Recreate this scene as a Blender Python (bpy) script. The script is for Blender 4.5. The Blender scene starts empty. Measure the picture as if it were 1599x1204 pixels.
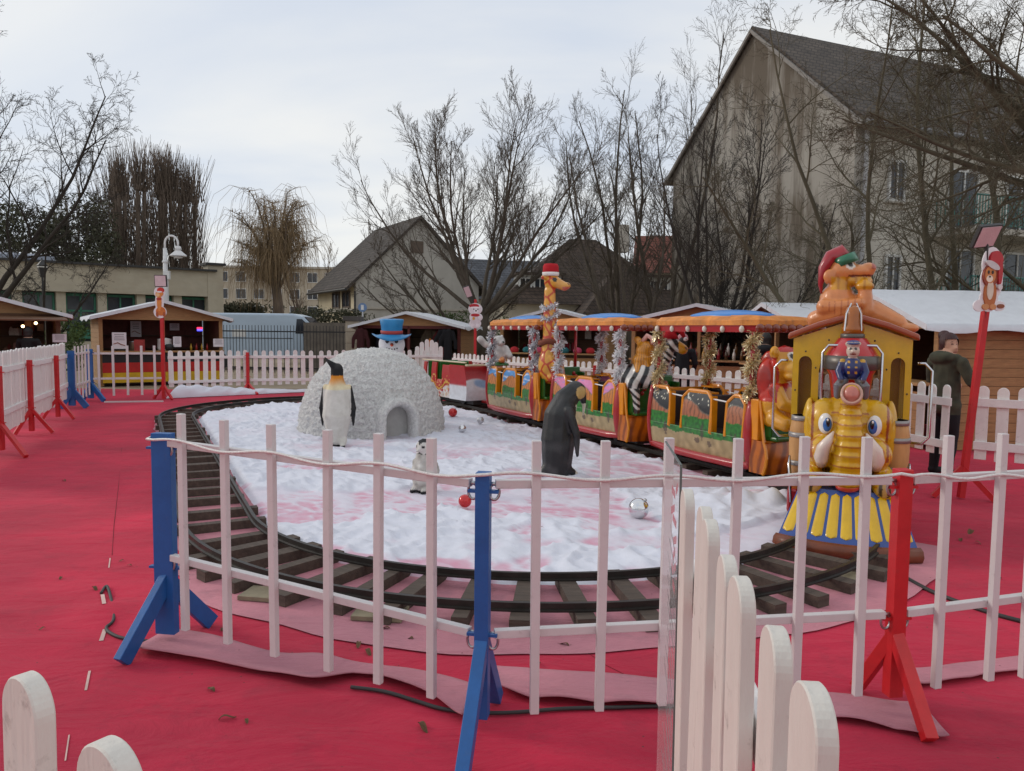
import bpy, bmesh, math, random
from mathutils import Vector, Matrix, noise as mnoise
random.seed(7)
SC = bpy.context.scene
COL = SC.collection
R_ = math.radians
# ------------------------------------------------------------------ camera
CAM_H, FPX = 1.7, 1180.0
cd = bpy.data.cameras.new('camera'); cam = bpy.data.objects.new('camera', cd); COL.objects.link(cam)
cd.sensor_fit = 'HORIZONTAL'; cd.sensor_width = 36; cd.lens = 36*FPX/1599; cd.clip_end = 3000; cd.clip_start = 0.05
_p, _r = R_(4.22), R_(0.6)
_F = Vector((0, math.cos(_p), -math.sin(_p))); _R0 = Vector((1, 0, 0)); _U0 = _R0.cross(_F)
_R = _R0*math.cos(_r)+_U0*math.sin(_r); _U = _R.cross(_F)
mw = Matrix((_R, _U, -_F)).transposed().to_4x4(); mw.translation = (0, 0, CAM_H); cam.matrix_world = mw
SC.camera = cam
def W(px, py, z=0.0):            # a point of the photograph on the level z, used to survey the place
    d = _F*FPX+_R*(px-799.5)+_U*(602-py); t = (z-CAM_H)/d.z
    return Vector((d.x*t, d.y*t, z))
def D(px, py, y):                # the same at a distance y
    d = _F*FPX+_R*(px-799.5)+_U*(602-py); t = y/d.y
    return Vector((d.x*t, y, d.z*t+CAM_H))
# ------------------------------------------------------------------ world, sun, exposure
SUN_AZ, SUN_EL = R_(-72), R_(24)          # from the left, low
wd = bpy.data.worlds.new('World'); SC.world = wd; wd.use_nodes = True
nt = wd.node_tree; nt.nodes.clear(); N = nt.nodes.new; L = nt.links.new
sky = N('ShaderNodeTexSky'); sky.sky_type = 'NISHITA'; sky.sun_disc = False; sky.sun_elevation = SUN_EL; sky.sun_rotation = SUN_AZ
tc = N('ShaderNodeTexCoord'); sx = N('ShaderNodeSeparateXYZ'); L(tc.outputs['Generated'], sx.inputs[0])
za = N('ShaderNodeMath'); za.operation = 'ADD'; za.inputs[1].default_value = .22; L(sx.outputs[2], za.inputs[0])
zm = N('ShaderNodeMath'); zm.operation = 'MAXIMUM'; zm.inputs[1].default_value = .06; L(za.outputs[0], zm.inputs[0])
cb = N('ShaderNodeCombineXYZ')
for k in (0, 1):
    dv = N('ShaderNodeMath'); dv.operation = 'DIVIDE'; L(sx.outputs[k], dv.inputs[0]); L(zm.outputs[0], dv.inputs[1]); L(dv.outputs[0], cb.inputs[k])
mp = N('ShaderNodeMapping'); mp.inputs['Location'].default_value = (3.1, .4, 0); mp.inputs['Rotation'].default_value = (0, 0, .25); mp.inputs['Scale'].default_value = (.42, .95, 1); L(cb.outputs[0], mp.inputs[0])
nz = N('ShaderNodeTexNoise'); nz.inputs['Scale'].default_value = 1.5; nz.inputs['Detail'].default_value = 6; nz.inputs['Roughness'].default_value = .5; nz.inputs['Distortion'].default_value = .4; L(mp.outputs[0], nz.inputs['Vector'])
rp = N('ShaderNodeValToRGB'); e = rp.color_ramp.elements
e[0].position = .36; e[0].color = (6.9, 7.5, 8.5, 1); e[1].position = .64; e[1].color = (9.1, 9.12, 9.0, 1)
x = rp.color_ramp.elements.new(.5); x.color = (8.1, 8.4, 8.8, 1)
L(nz.outputs['Fac'], rp.inputs[0])
mx = N('ShaderNodeMix'); mx.data_type = 'RGBA'; mx.inputs[0].default_value = .88; L(sky.outputs[0], mx.inputs[6]); L(rp.outputs[0], mx.inputs[7])
bg = N('ShaderNodeBackground'); bg.inputs[1].default_value = .1; L(mx.outputs[2], bg.inputs[0])
wo = N('ShaderNodeOutputWorld'); L(bg.outputs[0], wo.inputs[0])
sd = bpy.data.lights.new('sun', 'SUN'); sd.energy = .9; sd.angle = R_(14); sd.color = (1, .93, .82)
sun = bpy.data.objects.new('sun', sd); COL.objects.link(sun)
_sv = Vector((math.sin(SUN_AZ)*math.cos(SUN_EL), math.cos(SUN_AZ)*math.cos(SUN_EL), math.sin(SUN_EL)))
sun.rotation_euler = _sv.to_track_quat('Z', 'Y').to_euler()
SC.view_settings.view_transform = 'Standard'; SC.view_settings.look = 'None'; SC.view_settings.gamma = 1; SC.view_settings.exposure = .05
SC.render.engine = 'CYCLES'
# ------------------------------------------------------------------ helpers
def hx(s):
    s = s.lstrip('#'); o = []
    for i in (0, 2, 4):
        c = int(s[i:i+2], 16)/255; o.append(c/12.92 if c <= .04045 else ((c+.055)/1.055)**2.4)
    return tuple(o)
_M = {}
def mat(name, col, rough=.6, var=.12, vs=6, bump=0, bs=40, metal=0, coat=0, trans=0, emit=0, dirt=0, sheen=0, bdist=.01, stretch=(1, 1, 1)):
    """colour with grain and wear, in object space"""
    if name in _M: return _M[name]
    if isinstance(col, str): col = hx(col)
    m = bpy.data.materials.new(name); m.use_nodes = True; t = m.node_tree; n = t.nodes.new; l = t.links.new
    b = t.nodes['Principled BSDF']; b.inputs['Roughness'].default_value = rough; b.inputs['Metallic'].default_value = metal
    b.inputs['Coat Weight'].default_value = coat; b.inputs['Coat Roughness'].default_value = .12
    b.inputs['Transmission Weight'].default_value = trans
    if sheen: b.inputs['Sheen Weight'].default_value = sheen; b.inputs['Sheen Roughness'].default_value = .5; b.inputs['Sheen Tint'].default_value = (*[min(1, c*1.3+.25) for c in col], 1)
    if emit: b.inputs['Emission Color'].default_value = (*col, 1); b.inputs['Emission Strength'].default_value = emit
    tcn = n('ShaderNodeTexCoord'); mpn = n('ShaderNodeMapping'); mpn.inputs['Scale'].default_value = stretch; l(tcn.outputs['Object'], mpn.inputs[0])
    nz = n('ShaderNodeTexNoise'); nz.inputs['Scale'].default_value = vs; nz.inputs['Detail'].default_value = 6; nz.inputs['Roughness'].default_value = .62; l(mpn.outputs[0], nz.inputs['Vector'])
    r = n('ShaderNodeValToRGB'); e = r.color_ramp.elements; e[0].position = .28; e[1].position = .72
    e[0].color = (*[c*(1-var) for c in col], 1); e[1].color = (*[min(1, c*(1+var)) for c in col], 1); l(nz.outputs['Fac'], r.inputs[0]); src = r.outputs[0]
    if dirt:
        n2 = n('ShaderNodeTexNoise'); n2.inputs['Scale'].default_value = vs*3.1; n2.inputs['Detail'].default_value = 8; n2.inputs['Roughness'].default_value = .7; l(tcn.outputs['Object'], n2.inputs['Vector'])
        r2 = n('ShaderNodeValToRGB'); r2.color_ramp.elements[0].position = .58; r2.color_ramp.elements[1].position = .74; l(n2.outputs['Fac'], r2.inputs[0])
        mm = n('ShaderNodeMath'); mm.operation = 'MULTIPLY'; mm.inputs[1].default_value = dirt; l(r2.outputs[0], mm.inputs[0])
        mxn = n('ShaderNodeMix'); mxn.data_type = 'RGBA'; l(mm.outputs[0], mxn.inputs[0]); l(src, mxn.inputs[6]); mxn.inputs[7].default_value = (.13, .1, .08, 1); src = mxn.outputs[2]
    l(src, b.inputs['Base Color'])
    if bump:
        n3 = n('ShaderNodeTexNoise'); n3.inputs['Scale'].default_value = bs; n3.inputs['Detail'].default_value = 4; l(mpn.outputs[0], n3.inputs['Vector'])
        bp = n('ShaderNodeBump'); bp.inputs['Strength'].default_value = bump; bp.inputs['Distance'].default_value = bdist; l(n3.outputs['Fac'], bp.inputs['Height']); l(bp.outputs[0], b.inputs['Normal'])
    _M[name] = m; return m
def paintmat(name, rough=.35, coat=.4, bump=.15, bs=30):
    """hand-painted glass fibre: colours come from the Col attribute"""
    if name in _M: return _M[name]
    m = mat(name, (.5, .5, .5), rough, .1, 9, bump, bs, coat=coat); t = m.node_tree
    r = [q for q in t.nodes if q.bl_idname == 'ShaderNodeValToRGB'][0]; b = t.nodes['Principled BSDF']
    a = t.nodes.new('ShaderNodeAttribute'); a.attribute_name = 'Col'
    r.color_ramp.elements[0].color = (.78, .77, .75, 1); r.color_ramp.elements[1].color = (1, 1, 1, 1)
    x = t.nodes.new('ShaderNodeMix'); x.data_type = 'RGBA'; x.blend_type = 'MULTIPLY'; x.inputs[0].default_value = 1
    t.links.new(a.outputs['Color'], x.inputs[6]); t.links.new(r.outputs[0], x.inputs[7]); t.links.new(x.outputs[2], b.inputs['Base Color'])
    return m
def glass(name, col, rough=.05, alpha=None):
    if name in _M: return _M[name]
    m = bpy.data.materials.new(name); m.use_nodes = True; b = m.node_tree.nodes['Principled BSDF']
    b.inputs['Base Color'].default_value = (*col, 1); b.inputs['Roughness'].default_value = rough
    if alpha is not None: b.inputs['Alpha'].default_value = alpha
    _M[name] = m; return m
def frame(d):
    d = Vector(d).normalized(); u = d.orthogonal().normalized() if abs(d.z) > .95 else Vector((0, 0, 1)).cross(d).normalized()
    return u, d.cross(u)
class MB:
    def __init__(s): s.v = []; s.f = []; s.m = []; s.c = None
    def face(s, idx, m=0): s.f.append(idx); s.m.append(m)
    def box(s, c, d, rot=None, m=0):
        b = len(s.v); c = Vector(c); x, y, z = d[0]/2, d[1]/2, d[2]/2
        for p in ((-x,-y,-z),(x,-y,-z),(x,y,-z),(-x,y,-z),(-x,-y,z),(x,-y,z),(x,y,z),(-x,y,z)):
            q = Vector(p); q = rot @ q if rot else q; s.v.append(tuple(c+q))
        for q in ((0,3,2,1),(4,5,6,7),(0,1,5,4),(1,2,6,5),(2,3,7,6),(3,0,4,7)): s.face([b+i for i in q], m)
        return s
    def beam(s, p0, p1, w, h, up=(0, 0, 1), m=0):        # rectangular bar from p0 to p1
        p0, p1 = Vector(p0), Vector(p1); d = (p1-p0); ln = d.length; d.normalize(); u = Vector(up)
        y = u.cross(d)
        y = y.normalized() if y.length > 1e-5 else d.orthogonal().normalized()
        z = d.cross(y); rot = Matrix((d, y, z)).transposed()
        return s.box((p0+p1)/2, (ln, w, h), rot, m)
    def tube(s, pts, r, n=8, m=0, closed=False, cap=True):
        pts = [Vector(p) for p in pts]; k = len(pts)
        if not isinstance(r, (list, tuple)): r = [r]*k
        b = len(s.v); pu = None
        for i, p in enumerate(pts):
            if closed: t = pts[(i+1) % k]-pts[i-1]
            else: t = pts[min(i+1, k-1)]-pts[max(i-1, 0)]
            if t.length < 1e-9: t = Vector((0, 0, 1))
            t.normalize()
            if pu is None: u, w = frame(t)
            else:
                u = pu-t*pu.dot(t); u = u.normalized() if u.length > 1e-6 else frame(t)[0]; w = t.cross(u)
            pu = u
            for j in range(n):
                a = 2*math.pi*j/n; s.v.append(tuple(p+(u*math.cos(a)+w*math.sin(a))*r[i]))
        for i in range(k if closed else k-1):
            i2 = (i+1) % k
            for j in range(n):
                j2 = (j+1) % n; s.face([b+i*n+j, b+i*n+j2, b+i2*n+j2, b+i2*n+j], m)
        if cap and not closed and n > 2:
            s.face([b+j for j in range(n-1, -1, -1)], m); s.face([b+(k-1)*n+j for j in range(n)], m)
        return s
    def cyl(s, p0, p1, r0, r1=None, n=12, m=0): return s.tube([p0, p1], [r0, r0 if r1 is None else r1], n, m)
    def sph(s, c, r, n=12, k=8, rot=None, m=0):
        if not isinstance(r, (list, tuple)): r = (r, r, r)
        b = len(s.v); c = Vector(c)
        def P(a, h):
            q = Vector((r[0]*math.cos(a)*math.sin(h), r[1]*math.sin(a)*math.sin(h), r[2]*math.cos(h))); q = rot @ q if rot else q; return tuple(c+q)
        s.v.append(P(0, 0))
        for i in range(1, k):
            for j in range(n): s.v.append(P(2*math.pi*j/n, math.pi*i/k))
        s.v.append(P(0, math.pi)); last = len(s.v)-1
        for j in range(n):
            j2 = (j+1) % n; s.face([b, b+1+j, b+1+j2], m); o = b+1+(k-2)*n; s.face([last, o+j2, o+j], m)
            for i in range(k-2):
                o = b+1+i*n; s.face([o+j, o+n+j, o+n+j2, o+j2], m)
        return s
    def lathe(s, prof, n=16, c=(0, 0, 0), m=0, rot=None):
        b = len(s.v); c = Vector(c)
        for r, z in prof:
            for j in range(n):
                a = 2*math.pi*j/n; q = Vector((r*math.cos(a), r*math.sin(a), z)); q = rot @ q if rot else q; s.v.append(tuple(c+q))
        k = len(prof)
        for i in range(k-1):
            for j in range(n):
                j2 = (j+1) % n; s.face([b+i*n+j, b+i*n+j2, b+(i+1)*n+j2, b+(i+1)*n+j], m)
        s.face([b+j for j in range(n-1, -1, -1)], m); s.face([b+(k-1)*n+j for j in range(n)], m)
        return s
    def prism(s, poly, a0, a1, plane='xz', m=0):          # outline extruded between a0 and a1 along the missing axis
        b = len(s.v); k = len(poly)
        for a in (a0, a1):
            for p, q in poly: s.v.append({'xz': (p, a, q), 'xy': (p, q, a), 'yz': (a, p, q)}[plane])
        ar = sum(poly[i][0]*poly[(i+1) % k][1]-poly[(i+1) % k][0]*poly[i][1] for i in range(k))
        fl = (ar > 0) ^ (plane == 'xz') ^ (a1 < a0)
        top = list(range(b+k, b+2*k)); bot = list(range(b, b+k))
        if fl: bot.reverse()
        else: top.reverse()
        s.face(top, m); s.face(bot, m)
        for i in range(k):
            j = (i+1) % k; q = [b+i, b+j, b+k+j, b+k+i]
            if not fl: q.reverse()
            s.face(q, m)
        return s
    def quad(s, a, b_, c, d, m=0):
        b = len(s.v); s.v += [tuple(a), tuple(b_), tuple(c), tuple(d)]; s.face([b, b+1, b+2, b+3], m); return s
    def grid(s, fn, nu, nv, m=0, col=None):               # fn(u,v) -> point ; col(u,v) -> colour
        b = len(s.v)
        for i in range(nu+1):
            for j in range(nv+1):
                u, v = i/nu, j/nv; s.v.append(tuple(fn(u, v)))
                if col:
                    if s.c is None: s.c = {}
                    s.c[len(s.v)-1] = col(u, v)
        for i in range(nu):
            for j in range(nv): o = b+i*(nv+1)+j; s.face([o, o+nv+1, o+nv+2, o+1], m)
        return s
    def mesh(s, name, mats, smooth=False):
        me = bpy.data.meshes.new(name); me.from_pydata(s.v, [], s.f)
        for q in (mats if isinstance(mats, (list, tuple)) else [mats]): me.materials.append(q)
        if any(s.m): me.polygons.foreach_set('material_index', s.m)
        if smooth: me.polygons.foreach_set('use_smooth', [True]*len(s.f))
        if s.c is not None:
            a = me.color_attributes.new('Col', 'FLOAT_COLOR', 'POINT'); buf = []
            for i in range(len(s.v)): buf += [*s.c.get(i, (.5, .5, .5)), 1]
            a.data.foreach_set('color', buf)
        me.update(); return me
    def build(s, name, mats, parent=None, smooth=False, bevel=0, loc=None, rz=None):
        o = link(name, s.mesh(name, mats, smooth), parent)
        if loc is not None: o.location = loc
        if rz is not None: o.rotation_euler.z = rz
        if bevel:
            q = o.modifiers.new('bevel', 'BEVEL'); q.width = bevel; q.segments = 2; q.limit_method = 'ANGLE'; q.angle_limit = R_(40)
        return o
def link(name, data, parent=None):
    o = bpy.data.objects.new(name, data); COL.objects.link(o)
    if parent: o.parent = parent
    return o
def tag(o, label=None, cat=None, group=None, kind=None):
    if label: o['label'] = label
    if cat: o['category'] = cat
    if group: o['group'] = group
    if kind: o['kind'] = kind
    return o
def thing(name, label, cat, loc=(0, 0, 0), rz=0, group=None):
    o = link(name, None); o.location = loc; o.rotation_euler = (0, 0, rz); o.empty_display_size = .1
    return tag(o, label, cat, group)
def lerp(a, b, t): return tuple(a[i]+(b[i]-a[i])*t for i in range(3))
def sst(a, b, x):
    t = min(1, max(0, (x-a)/(b-a))) if a != b else float(x > a); return t*t*(3-2*t)
def nz3(x, y, z, s=1.0): return mnoise.noise(Vector((x*s, y*s, z*s)))
def organic(name, blobs, voxel, col, material, parent=None, smooth=4, loc=None, rz=None, disp=None):
    """one continuous skin grown over ellipsoids ('e') and tapered limbs ('c'), then painted"""
    b = MB()
    for q in blobs:
        if q[0] == 'e': b.sph(q[1], q[2], 18, 12, q[3] if len(q) > 3 else None)
        else:
            pts, rr = q[1], q[2]; b.tube(pts, list(rr), 12); b.sph(pts[0], rr[0], 12, 8); b.sph(pts[-1], rr[-1], 12, 8)
    t = link('tmp', b.mesh('tmp', []))
    md = t.modifiers.new('r', 'REMESH'); md.mode = 'VOXEL'; md.voxel_size = voxel
    if smooth: ms = t.modifiers.new('s', 'SMOOTH'); ms.iterations = smooth; ms.factor = .5
    dg = bpy.context.evaluated_depsgraph_get(); me = bpy.data.meshes.new_from_object(t.evaluated_get(dg), depsgraph=dg)
    tm = t.data; bpy.data.objects.remove(t); bpy.data.meshes.remove(tm); me.name = name
    me.materials.clear(); me.materials.append(material)
    me.polygons.foreach_set('use_smooth', [True]*len(me.polygons))
    if disp:
        nn = [v.normal.copy() for v in me.vertices]
        for v, q in zip(me.vertices, nn): v.co += q*disp(v.co)
    if col:
        a = me.color_attributes.new('Col', 'FLOAT_COLOR', 'POINT'); buf = []
        for v in me.vertices: buf += [*col(v.co, v.normal), 1]
        a.data.foreach_set('color', buf)
    o = link(name, me, parent)
    if loc is not None: o.location = loc
    if rz is not None: o.rotation_euler.z = rz
    return o
def copy_tree(o, parent=None):
    c = o.copy(); COL.objects.link(c); c.parent = parent
    for ch in o.children: copy_tree(ch, c)
    return c
RZ = lambda a: Matrix.Rotation(a, 3, 'Z')
RX = lambda a: Matrix.Rotation(a, 3, 'X')
RY = lambda a: Matrix.Rotation(a, 3, 'Y')
# ------------------------------------------------------------------ materials
m_white = mat('white_paint', (.78, .76, .75), .55, .07, 7, .15, 60, dirt=.22)
m_whitebar = mat('white_steel_paint', (.62, .585, .58), .45, .06, 5, .08, 80, dirt=.3)
m_picket = mat('white_picket_paint', (.77, .745, .72), .6, .08, 9, .35, 45, dirt=.4, stretch=(1, 1, .18))
m_picketn = mat('weathered_picket_paint', (.66, .62, .565), .65, .1, 7, .5, 45, dirt=.55, stretch=(1, 1, .18))
m_red = mat('red_post_paint', (.52, .014, .018), .42, .15, 8, .1, 60, dirt=.15)
m_blue = mat('blue_post_paint', (.012, .1, .32), .42, .15, 8, .1, 60, dirt=.15)
m_steel = mat('galvanised_steel', (.45, .45, .46), .35, .15, 20, metal=.9)
m_dark = mat('dark_metal', (.025, .024, .024), .5, .3, 12, .2, 60)
m_black = mat('black_paint', (.012, .012, .013), .5, .2)
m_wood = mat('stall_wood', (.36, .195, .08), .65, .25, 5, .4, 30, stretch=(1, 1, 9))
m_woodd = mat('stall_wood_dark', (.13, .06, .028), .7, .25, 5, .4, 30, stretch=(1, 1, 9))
m_tarp = mat('white_roof_cloth', (.64, .66, .7), .75, .06, 3, .5, 9, bdist=.03)
m_paint = paintmat('painted_fibreglass')
m_matte = paintmat('painted_matte', .8, 0, .3, 50)
m_cloth = paintmat('cloth_colours', .9, 0, .4, 80)
# ------------------------------------------------------------------ ground, carpet
m_ground = mat('sandy_ground', (.30, .235, .16), .95, .22, .8, .5, 12)
MB().grid(lambda u, v: (-900+1800*u, -60+1900*v, -.012), 4, 4).build('ground', m_ground)['kind'] = 'structure'
C1, C2 = Vector((.19, 7.42)), Vector((-3.3, 14.5)); UU = (C2-C1).normalized(); NN = Vector((UU.y, -UU.x)); LS = (C2-C1).length; RT = 2.9
def stad(s, off=0.0):
    """centre line of the oval: s metres from the right straight's far end, running the way the train runs"""
    r = RT; tot = 2*LS+2*math.pi*r; s %= tot
    if s < LS: p = C2+NN*(r+off)-UU*s; h = -UU
    elif s < LS+math.pi*r:
        a = (s-LS)/r; rad = NN*math.cos(a)-UU*math.sin(a); p = C1+rad*(r+off); h = -NN*math.sin(a)-UU*math.cos(a)
    elif s < 2*LS+math.pi*r: p = C1-NN*(r+off)+UU*(s-LS-math.pi*r); h = UU.copy()
    else:
        a = (s-2*LS-math.pi*r)/r; rad = -NN*math.cos(a)+UU*math.sin(a); p = C2+rad*(r+off); h = NN*math.sin(a)+UU*math.cos(a)
    return p, h
STOT = 2*LS+2*math.pi*RT
def carpet_mat(name, col, sheen):
    m = mat(name, col, .95, .16, 1.3, .5, 260, sheen=sheen, bdist=.004); t = m.node_tree; n = t.nodes.new; l = t.links.new; b = t.nodes['Principled BSDF']
    src = b.inputs['Base Color'].links[0].from_socket; tcn = n('ShaderNodeTexCoord')
    a = n('ShaderNodeTexNoise'); a.inputs['Scale'].default_value = 4.5; a.inputs['Detail'].default_value = 9; a.inputs['Roughness'].default_value = .72; l(tcn.outputs['Object'], a.inputs['Vector'])
    r = n('ShaderNodeValToRGB'); r.color_ramp.elements[0].position = .52; r.color_ramp.elements[1].position = .8; l(a.outputs['Fac'], r.inputs[0])
    k = n('ShaderNodeMath'); k.operation = 'MULTIPLY'; k.inputs[1].default_value = .55; l(r.outputs[0], k.inputs[0])
    x = n('ShaderNodeMix'); x.data_type = 'RGBA'; l(k.outputs[0], x.inputs[0]); l(src, x.inputs[6]); x.inputs[7].default_value = (col[0]*.42, col[1]*.6+.006, col[2]*.6+.006, 1)
    # scattered specks
    v = n('ShaderNodeTexVoronoi'); v.inputs['Scale'].default_value = 9; l(tcn.outputs['Object'], v.inputs['Vector'])
    r2 = n('ShaderNodeValToRGB'); r2.color_ramp.elements[0].position = .03; r2.color_ramp.elements[1].position = .05
    r2.color_ramp.elements[0].color = (1, 1, 1, 1); r2.color_ramp.elements[1].color = (0, 0, 0, 1); l(v.outputs['Distance'], r2.inputs[0])
    x2 = n('ShaderNodeMix'); x2.data_type = 'RGBA'; l(r2.outputs[0], x2.inputs[0]); l(x.outputs[2], x2.inputs[6]); x2.inputs[7].default_value = (.09, .03, .025, 1)
    x3 = x2
    a4 = n('ShaderNodeTexNoise'); a4.inputs['Scale'].default_value = .55; a4.inputs['Detail'].default_value = 5; l(tcn.outputs['Object'], a4.inputs['Vector'])
    r4 = n('ShaderNodeValToRGB'); r4.color_ramp.elements[0].position = .4; r4.color_ramp.elements[1].position = .65; r4.color_ramp.elements[0].color = (.7, .74, .78, 1); l(a4.outputs['Fac'], r4.inputs[0])
    x4 = n('ShaderNodeMix'); x4.data_type = 'RGBA'; x4.blend_type = 'MULTIPLY'; x4.inputs[0].default_value = 1; l(x3.outputs[2], x4.inputs[6]); l(r4.outputs[0], x4.inputs[7])
    bp0 = [q for q in t.nodes if q.bl_idname == 'ShaderNodeBump'][0]; mpn = n('ShaderNodeMapping'); mpn.inputs['Scale'].default_value = (.6, 1.6, 1); mpn.inputs['Rotation'].default_value = (0, 0, .3); l(tcn.outputs['Object'], mpn.inputs[0])
    a5 = n('ShaderNodeTexNoise'); a5.inputs['Scale'].default_value = 2.6; a5.inputs['Detail'].default_value = 6; a5.inputs['Roughness'].default_value = .6; a5.inputs['Distortion'].default_value = .6; l(mpn.outputs[0], a5.inputs['Vector'])
    bp1 = n('ShaderNodeBump'); bp1.inputs['Strength'].default_value = .7; bp1.inputs['Distance'].default_value = .06; l(a5.outputs['Fac'], bp1.inputs['Height']); l(bp1.outputs[0], bp0.inputs['Normal'])
    l(x4.outputs[2], b.inputs['Base Color']); return m
m_carpet = carpet_mat('red_carpet', (.58, .013, .052), .12)
m_pink = carpet_mat('pink_carpet', (.58, .22, .26), .15)
SEAM = [W(598/3.4, 850), W(560/3.4, 920), W(545/3.4, 1000), W(470/3.4, 1055), W(420/3.4, 1105), W(350/3.4, 1185)]
def seamd(p):
    best = 9
    for a, b in zip(SEAM, SEAM[1:]):
        ab = (b-a).xy; t = max(0, min(1, (p-a.xy).dot(ab)/ab.length_squared)); best = min(best, (p-a.xy-ab*t).length)
    return best
BUL = W(590/3.4, 955).xy
def ch(x, y):
    z = .004+.004*nz3(x, y, 0, .7)+.002*nz3(x, y, 5, 2.3)
    if y < 7 and x < 0:
        p = Vector((x, y)); z += .03*math.exp(-((p-BUL).length/.16)**2)
        q = p-BUL; k = (q.x*.95+q.y*.3)     # creases running left from the tear
        if k < 0: z += .012*math.exp(-abs(q.y-.1*k)/.06)*math.exp(k/1.2)+.01*math.exp(-abs(q.y+.35-.25*k)/.05)*math.exp(k/1.0)
    return max(z, .001)
ca = MB()
xs = [-16+i*.25 for i in range(33)]+[-8+.08*i for i in range(1, 126)]+[2+.3*i for i in range(1, 28)]
ys = [-3+.25*i for i in range(13)]+[.25+.06*i for i in range(130)]+[8.1+.25*i for i in range(49)]+[20.25]
nx = len(xs)
for y in ys:
    for x in xs: ca.v.append((x, y+(.12*nz3(x, 0, 3, .8) if y > 20.2 else 0), ch(x, y)))
for j in range(len(ys)-1):
    for i in range(nx-1): ca.face([j*nx+i, j*nx+i+1, (j+1)*nx+i+1, (j+1)*nx+i])
rc_ = ca.build('red_carpet', m_carpet, smooth=True); rc_['kind'] = 'structure'
for P in ([(868, 990), (905, 1012), (945, 1040), (990, 1062)], [(190, 700), (185, 760), (178, 820), (175, 868)]):
    q = [W(*p) for p in P]; MB().tube([(p.x, p.y, ch(p.x, p.y)+.0005) for p in q], .003, 4).build('seam', mat('seam_dark', (.2, .007, .018), .95, .2), rc_)
# faded pink carpet under the track
rg = MB(); K = 360
for k in range(K):
    s = STOT*k/K; p, h = stad(s, -.62); q, h = stad(s, .52+.1*nz3(s*.8, 0, 0)+.05*nz3(s*2.3, 4, 0)+(-.2 if LS-.5 < s < LS+2.5 else .16 if LS+2.5 <= s < LS+8 else -.16 if s > LS+8.6 else 0))
    rg.v.append((p.x, p.y, .014)); rg.v.append((q.x, q.y, .0125))
for k in range(K): a = 2*k; b = 2*((k+1) % K); rg.face([a, a+1, b+1, b])
rg.build('pink_carpet', m_pink)['kind'] = 'structure'
# turned-over strips of pink carpet along the near fence
def strip(name, near, far, label, lift):
    n = 40; g = MB()
    def ip(P, u):
        k = u*(len(P)-1); i = min(int(k), len(P)-2); t = k-i
        p0, p1, p2, p3 = P[max(i-1, 0)], P[i], P[i+1], P[min(i+2, len(P)-1)]
        return .5*((2*p1)+(p2-p0)*t+(2*p0-5*p1+4*p2-p3)*t*t+(3*p1-p0-3*p2+p3)*t*t*t)
    P = [W(*q) for q in near]; Q = [W(*q) for q in far]
    def fn(u, v):
        a = ip(P, u).lerp(ip(Q, u), v); z = .02+lift*(1-v)**3*(.4+.6*abs(math.sin(u*9+1)))+.004*nz3(a.x, a.y, 1, 5)
        return (a.x, a.y, z)
    g.grid(fn, n, 8)
    o = g.build(name, m_pink, smooth=True); q = o.modifiers.new('s', 'SOLIDIFY'); q.thickness = .005; q.offset = 0
    tag(o, label, 'carpet')
strip('carpet_strip', [(205,1025),(330,1045),(430,1062),(490,1075),(560,1062),(620,1078),(680,1102),(722,1132)], [(262,985),(330,996),(430,1024),(500,1026),(560,1040),(640,1050),(700,1062),(742,1075)], 'turned-over pink carpet strip under the left panel of the near bar fence', .035)
strip('carpet_strip', [(778,1085),(820,1098),(880,1104),(940,1108),(1000,1110),(1060,1110)], [(772,1046),(830,1050),(900,1054),(960,1058),(1020,1065),(1060,1068)], 'pink carpet strip running right from the centre blue post', .03)
strip('carpet_strip', [(1200,1128),(1280,1128),(1340,1136),(1400,1148),(1440,1158),(1482,1160)], [(1230,1082),(1290,1088),(1340,1092),(1390,1100),(1420,1102),(1436,1100)], 'curling pink carpet end under the leg of the near red post', .02)
strip('carpet_strip', [(1398,1078),(1450,1075),(1500,1068),(1550,1060),(1620,1050)], [(1412,1050),(1460,1046),(1510,1040),(1560,1034),(1620,1026)], 'pale pink carpet strip under the bar panel at the right edge', .015)
# a seam: pale backing shows through the gaps of the torn joint
m_back = mat('carpet_backing', (.62, .42, .38), .9, .2)
for i, (a, b, w) in enumerate([((172,873),(170,888),.012), ((160,930),(163,955),.03), ((164,985),(158,1003),.03), ((140,1050),(134,1080),.016), ((108,1150),(102,1190),.008)]):
    a, b = W(*a), W(*b); o = MB().beam(a+Vector((0,0,ch(a.x,a.y)+.003)), b+Vector((0,0,ch(b.x,b.y)+.003)), w*.7, .0015).build('seam_gap', m_back)
    tag(o, 'pale backing showing through the torn seam of the red carpet, foreground left', 'carpet seam', 'gaps in the carpet seam')
lv = mat('dry_leaf', (.12, .06, .025), .8, .4, 30)
def leafmesh():
    g = MB(); g.grid(lambda u, v: ((u-.5)*.075, (v-.5)*.045*math.sin(math.pi*(.08+.84*u)), .012*math.sin(u*5)+.01*abs(v-.5)), 6, 3); return g.mesh('dry_leaf', lv)
lm = leafmesh()
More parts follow.
